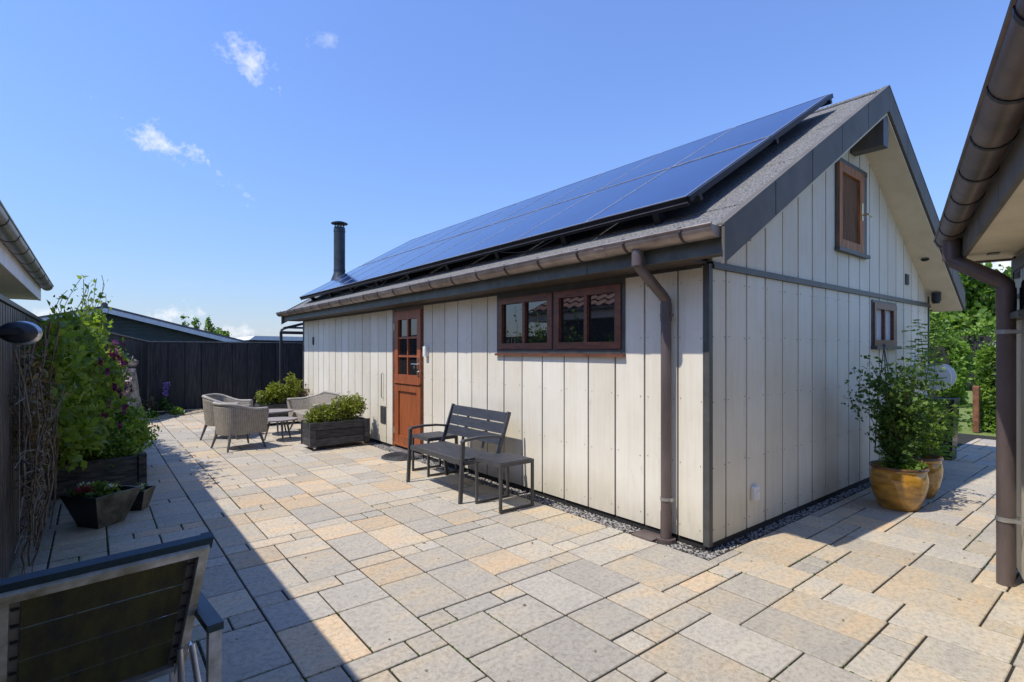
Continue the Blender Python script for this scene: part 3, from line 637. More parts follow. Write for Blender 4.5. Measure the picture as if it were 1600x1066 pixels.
for u in np.arange(.35, L, 1.08):
    for v in (.10, ph+.01, 2*ph-.12):
        b = MB(); b.hexa([sp(u-.03,v-.05,-.142), sp(u+.03,v-.05,-.142), sp(u+.03,v+.06,-.142), sp(u-.03,v+.06,-.142), sp(u-.03,v-.05,-.04), sp(u+.03,v-.05,-.04), sp(u+.03,v-.01,-.04), sp(u-.03,v-.01,-.04)])
        b.build('bracket', M['pvframe'], SA)
for u in (1.45, 5.2, 6.4):
    MB().tube([sp(u+.9*t, -.01, -.04-.10*math.sin(math.pi*t)*(.6+.2*(u > 5))) for t in np.linspace(0, 1, 10)], .006, 6).build('cable', M['black'], SA)

# ------------------------------------------------------------------ bench, side tables, mat
B = thing('garden_bench', 'anthracite slatted garden bench with armrests against the cream wall', 'bench', (-.55, 2.7, 0))
y0, y1 = 2.155, 3.245
for k in range(5):
    xx = -.775 + k*.088; MB().bbox(xx, xx+.078, y0+.03, y1-.03, .402, .424, .003).build('seat_slat', M['benchm'], B)
MB().box(-.805, -.779, y0+.0305, y1-.0305, .375, .425).box(-.345, -.325, y0+.0305, y1-.0305, .375, .415).build('seat_rail', M['benchf'], B)
def bk(z): return -.335 + (z-.42)*.30
for z in (.515, .63, .745):
    p = [(bk(z)-.012, y0+.03, z), (bk(z)+.010, y0+.03, z), (bk(z)+.010, y1-.03, z), (bk(z)-.012, y1-.03, z)]; d = .30*.10
    MB().hexa(p + [(q[0]+d, q[1], q[2]+.10) for q in p]).build('back_slat', M['benchm'], B)
for yy in (y0, y1):
    MB().beam((bk(.30)+.004, yy, .385), (bk(.855), yy, .855), .038, .024, (0, 1, 0)).build('back_post', M['benchf'], B)
    MB().beam((-.815, yy, 0), (-.785, yy, .60), .036, .028, (0, 1, 0)).build('front_leg', M['benchf'], B)
    MB().beam((-.30, yy, 0), (-.355, yy, .40), .036, .028, (0, 1, 0)).build('rear_leg', M['benchf'], B)
    a = MB(); P = [(-.80, .595), (-.77, .615), (-.62, .628), (-.45, .622), (bk(.6), .60)]
    for p, q in zip(P, P[1:]): a.beam((p[0], yy, p[1]), (q[0], yy, q[1]), .048, .022)
    a.build('armrest', M['benchf'], B); MB().beam((-.79, yy, .39), (-.34, yy, .39), .028, .036).build('side_rail', M['benchf'], B)
for yy in (2.5, 2.9): MB().beam((bk(.44)+.018, yy, .44), (bk(.84)+.018, yy, .84), .03, .012, (0, 1, 0)).build('back_strap', M['benchf'], B)
def side_table(x, y, label):
    t = local('side_table', label, 'table', (x, y, 0), 0, 'pair of anthracite side tables by the bench'); a, h = .205, .455
    for k in range(5): MB().bbox(-a+.012+k*.0775, -a+.012+k*.0775+.071, -a+.012, a-.012, h-.014, h+.006, .002).build('top_slat', M['benchm'], t)
    MB().box(-a, a, -a, -a+.022, h-.035, h).box(-a, a, a-.022, a, h-.035, h).box(-a, -a+.022, -a+.022, a-.022, h-.035, h).box(a-.022, a, -a+.022, a-.022, h-.035, h).build('top_frame', M['benchf'], t)
    for sx in (-1, 1):
        for sy in (-1, 1): MB().box(min(sx*a, sx*(a-.024)), max(sx*a, sx*(a-.024)), min(sy*a, sy*(a-.024)), max(sy*a, sy*(a-.024)), 0, h-.0355).build('leg', M['benchf'], t)
    for sy in (-1, 1): MB().box(-a+.0245, a-.0245, min(sy*a, sy*(a-.02)), max(sy*a, sy*(a-.02)), .004, .026).build('floor_rail', M['benchf'], t)
    return t
side_table(-.495, 1.865, 'anthracite side table standing nearest the camera at the bench end')
side_table(-.315, 3.515, 'anthracite side table half hidden behind the bench arm near the door')
mt = thing('door_mat', 'round black rubber mat on the slabs below the door', 'mat', (-.3, 4.66, 0))
MB().lathe([(.29, 0), (.29, .012), (.28, .02), (.25, .018)], (-.21, 4.59, 0), 40).build('mat_base', M['rubber'], mt, smooth=2)
mb = MB()
for r in np.arange(.04, .26, .03):
    mb.tube([(-.21+r*math.cos(t), 4.59+r*math.sin(t), .018) for t in np.linspace(0, 2*math.pi, 28)], .007, 5, False)
for k in range(16): mb.beam((-.21+.05*math.cos(k*.393), 4.59+.05*math.sin(k*.393), .019), (-.21+.25*math.cos(k*.393), 4.59+.25*math.sin(k*.393), .019), .010, .012)
mb.build('mat_rings', M['rubber'], mt)

# ------------------------------------------------------------------ rattan lounge set
def rattan(name, label, cat, loc, rz, wid, dep, hb, ha, group=None):
    t = local(name, label, cat, loc, rz, group)
    n = 44; zb_ = .235
    def outline(s, w, d):     # s in 0..1 runs front-left arm -> back -> front-right arm; local facing +x
        # straight arms joined by a rounded back
        rc = min(w, d)*.42; a1 = d - rc; arc = math.pi/2*rc; bk_ = max(0.0, w-2*rc); Lt = 2*a1+2*arc+bk_; q = s*Lt
        if q < a1: return (d/2-q, w/2)
        q -= a1
        if q < arc: th = q/rc; return (d/2-a1-rc*math.sin(th), w/2-rc+rc*math.cos(th))
        q -= arc
        if q < bk_: return (-d/2, w/2-rc-q)
        q -= bk_
        if q < arc: th = q/rc; return (-d/2+rc-rc*math.cos(th), -w/2+rc-rc*math.sin(th))
        q -= arc; return (-d/2+rc+q, -w/2)
    def hgt(s):
        k_ = abs(2*s-1); e = min(1, max(0, (k_-.25)/.55)); e = e*e*(3-2*e); return hb + (ha-hb)*e
    V = []; F = []; UV = []; m = 8; per = 2*dep+wid
    for i in range(n+1):
        s = i/n; h = hgt(s)
        for side, inset in ((0, 0), (1, .045)):
            for j in range(m+1):
                f_ = j/m; z = zb_+(h-zb_)*f_ if side == 0 else .36+(h-.36)*f_
                fl = .88+.12*f_**.8 if side == 0 else .90+.10*f_
                x, y_ = outline(s, wid*fl-2*inset, dep*fl-inset*1.2); V.append((x + inset*.4*0, y_, z)); UV.append((s*per, z))
    st = 2*(m+1)
    for i in range(n):
        for side in (0, 1):
            for j in range(m):
                a = i*st+side*(m+1)+j; F.append((a, a+1, a+st+1, a+st) if side == 0 else (a, a+st, a+st+1, a+1))
        a = i*st+m; b = i*st+m+1+m; F.append((a, b, b+st, a+st))
    for i in (0, n):
        for j in range(m): a = i*st+j; b = i*st+m+1+j; F.append((a, b, b+1, a+1))
    me = bpy.data.meshes.new('woven_shell'); me.from_pydata(V, [], F); uv = me.uv_layers.new()
    for l in me.loops: uv.data[l.index].uv = UV[l.vertex_index]
    for p in me.polygons: p.use_smooth = True
    me.materials.append(M['weave']); o = bpy.data.objects.new('woven_shell', me); COL.objects.link(o); o.parent = t
    MB().tube([(*outline(i/n, wid-.045, dep-.027), hgt(i/n)) for i in range(n+1)], .027, 8).build('rim', M['rattan_rim'], t, smooth=True)
    # seat
    pts = [outline(i/24, wid*.88-.02, dep*.88-.01) for i in range(25)]; pts = [(x, y_) for x, y_ in pts] + []
    front = dep/2-.01; pts[0] = (front, pts[0][1]); pts[-1] = (front, pts[-1][1])
    sm = MB().prism(pts, 2, zb_-.005, .37).build('seat', M['weave'], t)
    uv = sm.data.uv_layers.new()
    for l in sm.data.loops: c = sm.data.vertices[l.vertex_index].co; uv.data[l.index].uv = (c.x+c.y*.3, c.z*1.0+c.y)
    for sx, sy in ((1, 1), (1, -1), (-1, 1), (-1, -1)):
        MB().tube([(sx*dep*.33, sy*wid*.36, zb_+.01), (sx*dep*.43, sy*wid*.45, 0)], [.024, .014], 8).build('leg', M['legm'], t, smooth=2)
    return t
G1 = 'woven lounge chairs'
rattan('rattan_armchair', 'grey rattan armchair nearest the camera, its woven side turned this way', 'armchair', (-1.87, 6.80, 0), R_(14), .60, .66, .70, .60, G1)
rattan('rattan_armchair', 'grey rattan armchair by the dark fence, hollow seat side partly visible', 'armchair', (-1.83, 8.02, 0), R_(-32), .62, .68, .72, .60, G1)
rattan('rattan_sofa', 'grey rattan two-seat sofa with its back to the cream wall', 'sofa', (-.44, 7.55, 0), R_(180), 1.55, .62, .71, .57)
def coffee(loc, r, h, label):
    t = local('coffee_table', label, 'table', (*loc, 0), 0, 'nesting coffee tables'); n = 36
    pr = [(r*(1+.06*math.cos(3*a+.6))*math.cos(a), r*(1+.06*math.cos(3*a+.6))*math.sin(a)) for a in np.linspace(0, 2*math.pi, n, endpoint=False)]
    MB().prism(pr, 2, h-.022, h).build('table_top', M['ttop'], t)
    for k in range(3):
        a = k*2.094+.5; MB().tube([(r*.55*math.cos(a), r*.55*math.sin(a), h-.02), (r*.88*math.cos(a), r*.88*math.sin(a), 0)], [.02, .012], 8).build('leg', M['legm'], t, smooth=2)
coffee((-1.19, 7.12), .27, .36, 'lower round coffee table beside the wooden planter')
coffee((-1.08, 7.86), .30, .425, 'taller round coffee table in front of the rattan sofa')

# ------------------------------------------------------------------ timber planters with box bushes
def planter(x0, x1, y0, y1, zt, label, castor=True, rows=3):
    t = thing('timber_planter', label, 'planter', ((x0+x1)/2, (y0+y1)/2, 0), 0, 'black timber planters'); zb_ = .06; h = (zt-zb_)/rows
    for k in range(rows):
        z0, z1 = zb_+k*h+.003, zb_+(k+1)*h-.003
        for (a, b, c, d) in ((x0, x1, y0, y0+.03), (x0, x1, y1-.03, y1), (x0, x0+.03, y0+.0305, y1-.0305), (x1-.03, x1, y0+.0305, y1-.0305)):
            j = random.uniform(-.002, .002); MB().bbox(a, b, c+j, d+j, z0, z1, .004).build('plank', M['planter'], t)
    for a in (x0-.012, x1-.075):
        for c, d in ((y0-.024, y0-.003), (y1+.003, y1+.024)): MB().bbox(a, a+.087, c, d, zb_-.005, zt+.008, .003).build('corner_post', M['planter'], t)
    MB().box(x0+.031, x1-.031, y0+.031, y1-.031, zb_, zt-.05).build('soil', M['soil'], t)
    if castor:
        for a in (x0+.08, x1-.08):
            for c in (y0+.05, y1-.05): MB().tube([(a-.012, c, .028), (a+.012, c, .028)], .027, 12).box(a-.016, a+.016, c-.02, c+.02, .045, .06).build('castor', M['chrome'], t, smooth=2)
    return t
planter(-1.10, -.19, 5.80, 6.20, .415, 'black stained timber planter box on castors in front of the sofa')
planter(-1.06, -.16, 9.02, 9.42, .42, 'black stained timber planter box beyond the sofa by the far wall corner', False)
def box_bush(name, label, blobs, nc, per, zb_, parentloc, leafs=.035, group=None, m='l_box'):
    t = thing(name, label, 'bush', parentloc, 0, group)
    P_, T_ = clumps(blobs, nc, per, .032, .75)
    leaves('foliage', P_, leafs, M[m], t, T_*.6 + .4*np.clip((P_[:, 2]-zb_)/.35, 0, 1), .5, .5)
    mb = MB()
    for k in range(26):
        b = random.choice(blobs); a = (b[0]+random.uniform(-.6, .6)*b[3], b[1]+random.uniform(-.6, .6)*b[4]); mb.tube([(a[0], a[1], zb_), (a[0]+random.uniform(-.05, .05), a[1]+random.uniform(-.04, .04), b[2]+b[5]*.7)], [.006, .003], 5)
    mb.build('stems', M['stem'], t); return t
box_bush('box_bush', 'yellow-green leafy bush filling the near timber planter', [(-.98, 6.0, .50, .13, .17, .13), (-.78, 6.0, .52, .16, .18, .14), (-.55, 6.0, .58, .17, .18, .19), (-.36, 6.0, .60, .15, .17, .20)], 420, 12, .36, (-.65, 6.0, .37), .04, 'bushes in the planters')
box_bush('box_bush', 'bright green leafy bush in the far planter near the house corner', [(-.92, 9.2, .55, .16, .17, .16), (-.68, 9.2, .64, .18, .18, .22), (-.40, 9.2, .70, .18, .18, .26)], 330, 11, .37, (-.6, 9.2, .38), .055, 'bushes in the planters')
t = thing('dry_grass_tuft', 'small grey-green tuft behind the sofa by the wall corner', 'plant', (-.16, 9.0, .38))
P_, T_ = clumps([(-.18, 9.05, .62, .08, .1, .16)], 40, 8, .03, .9); leaves('foliage', P_, .04, M['l_dry'], t, T_)

# ------------------------------------------------------------------ fences
LF = thing('slat_fence', 'near-black vertical slat fence along the left edge of the patio', 'fence', (-4.06, 3.5, 0))
y = -1.2
while y < 9.0:
    MB().bbox(-4.065, -4.045, y, y+.088, .05, 1.79, .003).build('slat', M['fencel'], LF)
    if y > -.5: MB().bbox(-4.102, -4.087, y+.058, y+.145, .05, 1.79, .002).build('slat', M['fencel'], LF)
    y += .122
MB().box(-4.086, -4.066, -1.2, 9.0, .30, .38).box(-4.086, -4.066, -1.2, 9.0, 1.45, 1.53).build('fence_rail', M['fencel'], LF)
MB().box(-4.115, -4.03, -1.2, 9.0, 1.792, 1.822).build('fence_cap', M['fencel'], LF)
for yy in (-.9, 1.15, 3.1, 5.0, 6.9, 8.8): MB().box(-4.19, -4.103, yy-.045, yy+.045, 0, 1.79).build('fence_post', M['fencel'], LF)
RF = thing('rear_fence', 'charcoal board fence closing off the back of the patio', 'fence', (-.5, 13.2, 0))
x = -2.55
while x < 4.6:
    w = .355; MB().bbox(x+.006, x+w-.006, 13.185+random.uniform(-.004, .004), 13.212, .03, 1.705, .003).build('fence_board', M['fence'], RF); x += w
MB().box(-2.56, 4.6, 13.216, 13.228, .02, 1.70).build('gap_light_blocker', M['fence'], RF); MB().box(-2.57, 4.62, 13.165, 13.235, 1.708, 1.735).build('fence_cap', M['cap'], RF); MB().box(-2.60, -2.51, 13.14, 13.184, 0, 1.70).build('fence_post', M['fence'], RF)  # added dark panel stops light showing through the board gaps
SF = thing('raked_side_fence', 'charcoal fence with a sloping top behind the tree stump', 'fence', (-3.1, 12.3, 0))
A = Vector((-2.60, 13.16)); E_ = Vector((-3.75, 11.2)); nb = 8
for k in range(nb):
    p = A.lerp(E_, k/nb+.003); q = A.lerp(E_, (k+1)/nb-.003); z0 = 1.70+.24*k/nb; z1 = 1.70+.24*(k+1)/nb; d = Vector((-(q-p).y, (q-p).x)).normalized()*.022*-1
    MB().hexa([(p.x,p.y,.03), (q.x,q.y,.03), (q.x+d.x,q.y+d.y,.03), (p.x+d.x,p.y+d.y,.03), (p.x,p.y,z0), (q.x,q.y,z1), (q.x+d.x,q.y+d.y,z1), (p.x+d.x,p.y+d.y,z0)]).build('fence_board', M['fence'], SF)
MB().beam((A.x, A.y, 1.72), (E_.x, E_.y, 1.96), .07, .025).build('fence_cap', M['cap'], SF)
MB().box(-4.11, -4.04, 9.0, 11.3, .03, 1.85).build('fence_panel', M['fence'], LF)

# ------------------------------------------------------------------ left neighbour building with tiled roof
NB = thing('tiled_outbuilding', 'building at the left edge with grey gutter, white fascia and tiled roof', 'building', (-5, 0, 0))
ex, ez, ye = -4.02, 2.285, 6.97; pt_ = .46
MB().box(-9.5, -4.62, -7, ye-.35, -.1, 2.2).build('wall', M['ngreen'], NB)
MB().box(-4.10, -4.075, -7, ye, 2.085, 2.265).build('fascia', M['paint_w'], NB); MB().box(-4.62, -4.101, -7, ye-.004, 2.09, 2.105).build('soffit', M['paint_w'], NB)
MB().prism([(-4.10, 2.29), (-4.10, 2.265), (-6.9, 2.265), (-6.9, 2.29+2.8*pt_-.09)], 1, ye-.03, ye).build('gable_end', M['paint_w'], NB)
MB().prism([(-4.09, 2.275), (-6.9, 2.275+2.81*pt_), (-9.7, 2.275), (-9.7, 2.235), (-6.9, 2.235+2.79*pt_), (-4.09, 2.235)], 1, -7, ye-.035).build('roof_deck', M['core'], NB)
tl = MB(); nrow = 9
for r in range(nrow):      # pantile courses, each a wavy strip lapping the one below
    xa = -4.05 - r*.315; xb = xa-.335; za = 2.315+r*.315*pt_+.03; zb2 = za+.335*pt_-.028; ys = np.arange(-7, ye+.02, .045); b0 = len(tl.v)
    for yy in ys:
        w = .022*math.sin(yy*2*math.pi/.27)
        tl.v += [(xa, yy, za-.03+w), (xa, yy, za+w), (xb, yy, zb2+w)]
    for i in range(len(ys)-1):
        a = b0+3*i; tl.f += [(a, a+3, a+4, a+1), (a+1, a+4, a+5, a+2)]
o = tl.build('roof_tiles', M['ntile'], NB, smooth=False); o['kind'] = 'stuff'
gm = gutter(MB(), (ex, -7, ez), (ex, ye+.06, ez), .062); gm.tube([(ex+.062, -7, ez+.003), (ex+.062, ye+.06, ez+.003)], .008, 8)
NG = gm.build('gutter', M['ggutter'], NB, smooth=2)
for yy in np.arange(1.2, ye, .62): gutter(MB(), (ex, yy-.012, ez), (ex, yy+.012, ez), .0655, 10, .003).build('bracket', M['pvframe'], NG)

NB.location = (-5.08, 0, .062)
# ------------------------------------------------------------------ right-hand outbuilding (turned 15 degrees)
d2 = Vector((.9658, .2595, 0)); n2 = Vector((-.2595, .9658, 0)); W0 = Vector((.984, -1.592, 0))
RB = thing('boarded_outbuilding', 'cream building at the right edge with brown gutter and downpipe', 'building', tuple(W0))
def rp(a, n_, z): return W0 + d2*a + n2*n_ + Vector((0, 0, z))
def rbox(mb, a0, a1, n0, n1, z0, z1): return mb.hexa([rp(a0,n0,z0), rp(a1,n0,z0), rp(a1,n1,z0), rp(a0,n1,z0), rp(a0,n0,z1), rp(a1,n0,z1), rp(a1,n1,z1), rp(a0,n1,z1)])
rbox(MB(), -7, .27, -5, -.022, .0, 2.16).build('wall_core', M['core'], RB)
a = .245
while a > -6.8:
    rbox(MB(), a-.31, a-.008, -.02, .0, .05, 2.13).build('wall_board', M['board'], RB); a -= .318
rbox(MB(), .246, .30, -.05, .012, .03, 2.135).build('corner_trim', M['trim'], RB)
w = rbox(rbox(MB(), -.35, .235, .001, .026, 2.02, 2.10), .17, .235, .001, .026, 1.74, 2.02); rbox(w, -.35, .24, .001, .07, 1.70, 1.738); rbox(w, -.35, .17, .001, .02, 1.74, 2.02)
w.build('window_frame', M['trim'], RB); rbox(MB(), -.30, .15, .0205, .023, 1.76, 2.0).build('pane', M['glass'], RB)
rbox(MB(), -7, .425, -5.3, .265, 2.145, 2.165).build('soffit', M['soffit'], RB)
rbox(MB(), .05, .13, .10, .16, 2.139, 2.1445).build('soffit_vent', M['trim'], RB)
a = .43
while a > -6.9: rbox(MB(), a-.645, a-.004, .266, .288, 2.13, 2.285).build('fascia_panel', M['barge'], RB); a -= .648
rbox(MB(), .4255, .448, -5.3, .264, 2.13, 2.33).build('verge_panel', M['barge'], RB)
rf = MB(); rf.hexa([rp(-7,.30,2.29), rp(.45,.30,2.29), rp(.45,-2.6,3.9), rp(-7,-2.6,3.9), rp(-7,.30,2.33), rp(.45,.30,2.33), rp(.45,-2.6,3.94), rp(-7,-2.6,3.94)]); rf.build('roof_slope', M['felt'], RB)
gn, gzz, gr2 = .352, 2.31, .066
gm = gutter(MB(), rp(-7, gn, gzz), rp(.43, gn, gzz), gr2); gm.tube([rp(-7, gn+gr2, gzz+.003), rp(.43, gn+gr2, gzz+.003)], .009, 8)
RG = gm.build('gutter', M['gutterR'], RB, smooth=2)
for a in np.arange(.32, -6.5, -.46):
    mb = gutter(MB(), rp(a-.012, gn, gzz), rp(a+.012, gn, gzz), gr2+.004, 10, .003); mb.build('bracket', M['black'], RG)
ao = .07
q = [rp(ao, gn-.01, 2.26), rp(ao, gn-.01, 2.14), rp(ao-.005, gn-.025, 2.105), rp(0, .115, 1.955), rp(0, .082, 1.92), rp(0, .08, 1.86), rp(0, .08, .0)]
RD = MB().tube(q, .0475, 20).tube([rp(ao, gn-.01, 2.25), rp(ao, gn-.01, 2.115)], .0525, 20).tube([rp(0, .08, 1.90), rp(0, .08, 1.74)], .0515, 20).build('downpipe', M['pipe'], RB, smooth=2)
for z in (1.62, .42): MB().tube([rp(0, .08, z-.014), rp(0, .08, z+.014)], .0535, 20).beam(rp(.05, .08, z), rp(.05, .0, z), .01, .02).beam(rp(-.05, .08, z), rp(-.05, .0, z), .01, .02).build('clamp', M['steelband'], RD)

# ------------------------------------------------------------------ pots by the gable wall
def pot(name, label, c, prof, m, rim, parentgroup=None, n=32, cat='pot'):
    t = thing(name, label, cat, c, 0, parentgroup); MB().lathe(prof, c, n, cap=False).build('pot_body', m, t, smooth=2)
    rr, rz = rim; MB().tube([(c[0]+rr*math.cos(a), c[1]+rr*math.sin(a), rz) for a in np.linspace(0, 2*math.pi, n)], .014, 8, False).build('rim', M['potrim'], t, smooth=True)
    MB().lathe([(.001, 0), (rr-.02, 0)], (c[0], c[1], rz-.045), n, cap=False).build('soil', M['soil'], t); return t
prof = [(.001, .0), (.15, .0), (.165, .02), (.205, .12), (.228, .22), (.232, .29), (.222, .345), (.218, .36), (.224, .372), (.226, .39), (.20, .39), (.19, .34)]
pot('glazed_pot', 'large amber glazed pot standing nearest the gable wall', (2.41, -.55, 0), prof, M['pot'], (.222, .392), 'amber glazed pots')
prof2 = [(r*.93, z*1.02) for r, z in prof]
pot('glazed_pot', 'amber glazed pot half hidden behind the large amber pot', (3.08, -.53, 0), prof2, M['pot'], (.206, .40), 'amber glazed pots')
def stems_plant(name, label, base, nst, height, spread, lsize, m, per=26, droop=.15, stemr=.005, group=None, cat='shrub', extra=None, side=.10):
    t = thing(name, label, cat, base, 0, group); mb = MB(); P_ = []; T_ = []
    for k in range(nst):
        a = random.uniform(0, 6.28); s = random.random()**.6*spread; h = height*random.uniform(.55, 1.0)
        p0 = Vector(base)+Vector((random.uniform(-.07, .07), random.uniform(-.07, .07), 0)); e = Vector((math.cos(a)*s, math.sin(a)*s, h)); c = Vector((math.cos(a+.6)*s*.25, math.sin(a+.6)*s*.25, h*.55))
        pts = [p0 + c*(2*u*(1-u)) + e*u*u - Vector((0, 0, droop*h*u**4)) for u in np.linspace(0, 1, 9)]
        mb.tube(pts, [stemr*(1-.07*i) for i in range(9)], 5); tb = random.uniform(.15, .85)
        for j in range(per):
            u = random.uniform(.12, 1); i = min(7, int(u*8)); p = pts[i].lerp(pts[i+1], u*8-i)
            w = side*(.4+u*.5); cp = p + Vector((random.gauss(0, w), random.gauss(0, w), random.gauss(0, w*.6)))
            for q_ in range(5): P_.append(cp + Vector((random.gauss(0, .022), random.gauss(0, .022), random.gauss(0, .012)))); T_.append(min(1, max(0, tb+random.gauss(0, .2))))
    mb.build('stems', M['gstem'], t); leaves('foliage', [tuple(p) for p in P_], lsize, M[m], t, np.array(T_), .7, .8)
    return t
stems_plant('potted_shrub', 'airy dark green shrub growing in the large amber pot', (2.41, -.54, .35), 26, 1.16, .30, .040, 'l_dark', 34, .05)
P_, T_ = clumps([(2.41, -.57, .40, .19, .19, .07)], 60, 9, .025, .8)
t = thing('pot_underplanting', 'low pale green plants at the rim of the large amber pot', 'plant', (2.41, -.57, .38)); leaves('foliage', P_, .035, M['l_hedge'], t, T_)
t = thing('stake', 'thin pale cane leaning in the large amber pot', 'cane', (2.46, -.65, .35)); t2 = MB().tube([(2.46, -.68, .33), (2.45, -.66, .75), (2.42, -.60, 1.2)], .005, 6).tube([(2.46, -.68, .36), (2.38, -.64, .62)], .004, 6).build('cane', M['rust'], t)
stems_plant('potted_shrub', 'mid green shrub in the half hidden amber pot', (3.08, -.52, .36), 16, .75, .30, .042, 'l_mid', 24, .1)
ob = thing('wire_obelisk', 'slim dark wire obelisk rising above the potted shrub', 'plant support', (3.05, -.3, .4))
for k in range(5):
    a = k*1.256; MB().tube([(3.05+.10*math.cos(a), -.25+.10*math.sin(a), .4), (3.05+.07*math.cos(a), -.25+.07*math.sin(a), 1.0), (3.05, -.25, 1.55)], .005, 5).build('wire', M['trim'], ob)
MB().lathe([(.012, 0), (.02, .015), (.004, .04)], (3.05, -.25, 1.54), 8).build('finial', M['trim'], ob)
tp = thing('tall_planter', 'tall black square planter at the far house corner', 'planter', (5.65, -.2, 0))
MB().hexa([(5.52,-.32,0), (5.78,-.32,0), (5.78,-.06,0), (5.52,-.06,0), (5.49,-.35,.83), (5.81,-.35,.83), (5.81,-.045,.83), (5.49,-.045,.83)]).build('planter_body', M['darkpot'], tp)
MB().box(5.485, 5.815, -.355, -.337, .80, .84).box(5.485, 5.815, -.058, -.04, .80, .84).box(5.485, 5.503, -.3365, -.0585, .80, .84).box(5.797, 5.815, -.3365, -.0585, .80, .84).build('rim', M['black'], tp)
# feathery arching shrub from the tall planter
t = thing('arching_shrub', 'light green feathery shrub with long arching branches by the tall planter', 'shrub', (4.1, -.3, 0)); mb = MB(); P_ = []; T_ = []; Dr = []
for k in range(13):
    b = Vector((random.uniform(3.75, 4.5), random.uniform(-.42, -.16), .15)); a = random.uniform(-1.9, 1.0); h = random.uniform(.5, 1.45) if k > 3 else (1.75, 1.7, 1.5, 1.6)[k]; s = random.uniform(.2, .5)
    e = Vector((math.cos(a)*s, math.sin(a)*s*.8, h)); pts = [b + e*u + Vector((0, 0, .25*h*u*(1-u))) for u in np.linspace(0, 1, 10)]; mb.tube(pts, [.006*(1-.08*i) for i in range(10)], 5)
    for j in range(44):
        u = random.uniform(.1, 1); p = b + e*u + Vector((0, 0, .25*h*u*(1-u))); aa = random.uniform(0, 6.28); dv = Vector((math.cos(aa), math.sin(aa), random.uniform(-.15, .15)))
        for q_ in range(7):
            for sgn in (-1, 1): P_.append(p + dv*(.03+.024*q_) + Vector((-dv.y, dv.x, 0))*.014*sgn); T_.append(random.gauss(.6, .2)); Dr.append(tuple(dv*.5 + Vector((-dv.y, dv.x, 0))*sgn))
mb.build('branches', M['stem'], t); leaves('foliage', [tuple(p) for p in P_], .036, M['l_hedge'], t, np.array(T_), .5, 1.2, dirs=Dr)
hr = thing('hose_reel', 'white and pale blue hose reel on the gable wall behind the shrubs', 'hose reel', (5.0, -.2, 1.2))
M['paleblue'] = mat('pale_blue_plastic', (.42, .52, .66), .4, var=.05)
for x in (4.90, 5.13): MB().tube([(x-.012, -.27, 1.16), (x+.012, -.27, 1.16)], .175, 28).build('reel_flange', M['white'], hr, smooth=2)
MB().tube([(4.912, -.27, 1.16), (5.118, -.27, 1.16)], .11, 24).build('hose_coil', M['paleblue'], hr, smooth=2)
MB().box(4.99, 5.04, -.14, -.03, 1.10, 1.22).build('wall_bracket', M['paleblue'], hr); MB().tube([(5.12, -.23, 1.16), (5.20, -.23, 1.16), (5.20, -.31, 1.2)], .012, 8).build('crank', M['black'], hr)

# ------------------------------------------------------------------ left side: sleeper bed, pots, climbers
SB = thing('sleeper_bed', 'raised bed of dark weathered sleepers in the left shade', 'planter', (-3.6, 5.3, 0))
for k in range(2):
    z0, z1 = .0+k*.178+.004, .178+k*.178-.002
    MB().bbox(-4.0, -3.245, 4.80+.006*k, 4.90, z0, z1, .006).build('sleeper', M['sleeper'], SB); MB().bbox(-3.29+.004*k, -3.19, 4.905, 6.4, z0, z1, .006).build('sleeper', M['sleeper'], SB)
MB().bbox(-3.24, -3.165, 4.785, 4.90, 0, .375, .004).build('corner_post', M['sleeper'], SB)
MB().box(-4.0, -3.295, 4.905, 6.4, 0, .32).build('soil', M['soil'], SB)
def angular_pot(name, label, c, r, h, rot, group):
    t = thing(name, label, 'pot', c, 0, group)
    def ring(rad, z, tw=0): return [Vector((c[0]+rad*math.cos(rot+k*math.pi/2), c[1]+rad*math.sin(rot+k*math.pi/2), z)) for k in range(4)]
    b = ring(r*.56, 0); tp_ = ring(r, h); ti = ring(r*.88, h); bi = ring(r*.8, h-.05)
    for k in range(4):
        j = (k+1) % 4; mb = MB(); mb.add([b[k], b[j], tp_[j], tp_[k], ti[k], ti[j], bi[j], bi[k]], [(0,1,2,3), (3,2,5,4), (4,5,6,7)])
        mb.build('pot_face', M['palepot'] if k == 0 else M['darkpot'], t, fix=False)  # one face takes the lighter, rougher material
    MB().add(b, [(3,2,1,0)]).build('pot_base', M['darkpot'], t, fix=False); MB().add(bi, [(0,1,2,3)]).build('soil', M['soil'], t, fix=False); return t
angular_pot('angular_pot', 'larger black angular pot with crimson flowers in the left shade', (-3.565, 3.60, 0), .285, .285, R_(-98), 'angular black pots')
angular_pot('angular_pot', 'smaller black angular pot beside the crimson flower pot', (-3.29, 3.93, 0), .15, .19, R_(-75), 'angular black pots')
t = thing('pot_flowers', 'crimson and white flowers with grey-green leaves in the angular pot', 'flowers', (-3.565, 3.6, .25))
P_, T_ = clumps([(-3.58, 3.62, .29, .17, .13, .04)], 60, 5, .025, 1); leaves('foliage', P_, .055, M['l_mid'], t, T_*.6, .5, .6)
P_, T_ = clumps([(-3.68, 3.55, .325, .06, .04, .02)], 16, 14, .012, .8); leaves('crimson_flowers', P_, .018, M['redf'], t, T_, .9); P_, T_ = clumps([(-3.66, 3.66, .34, .07, .04, .015), (-3.50, 3.56, .33, .04, .04, .015)], 10, 9, .01, .8); leaves('white_flowers', P_, .016, M['whitef'], t, T_, .9)
t = thing('pot_flowers', 'small white flowers in the smaller angular pot', 'flowers', (-3.29, 3.93, .17)); P_, T_ = clumps([(-3.29, 3.93, .19, .09, .08, .03)], 26, 5, .015, 1); leaves('foliage', P_, .03, M['l_dark'], t, T_); P_, T_ = clumps([(-3.29, 3.92, .215, .07, .06, .02)], 8, 8, .009, .9); leaves('white_flowers', P_, .014, M['whitef'], t, T_, .9)

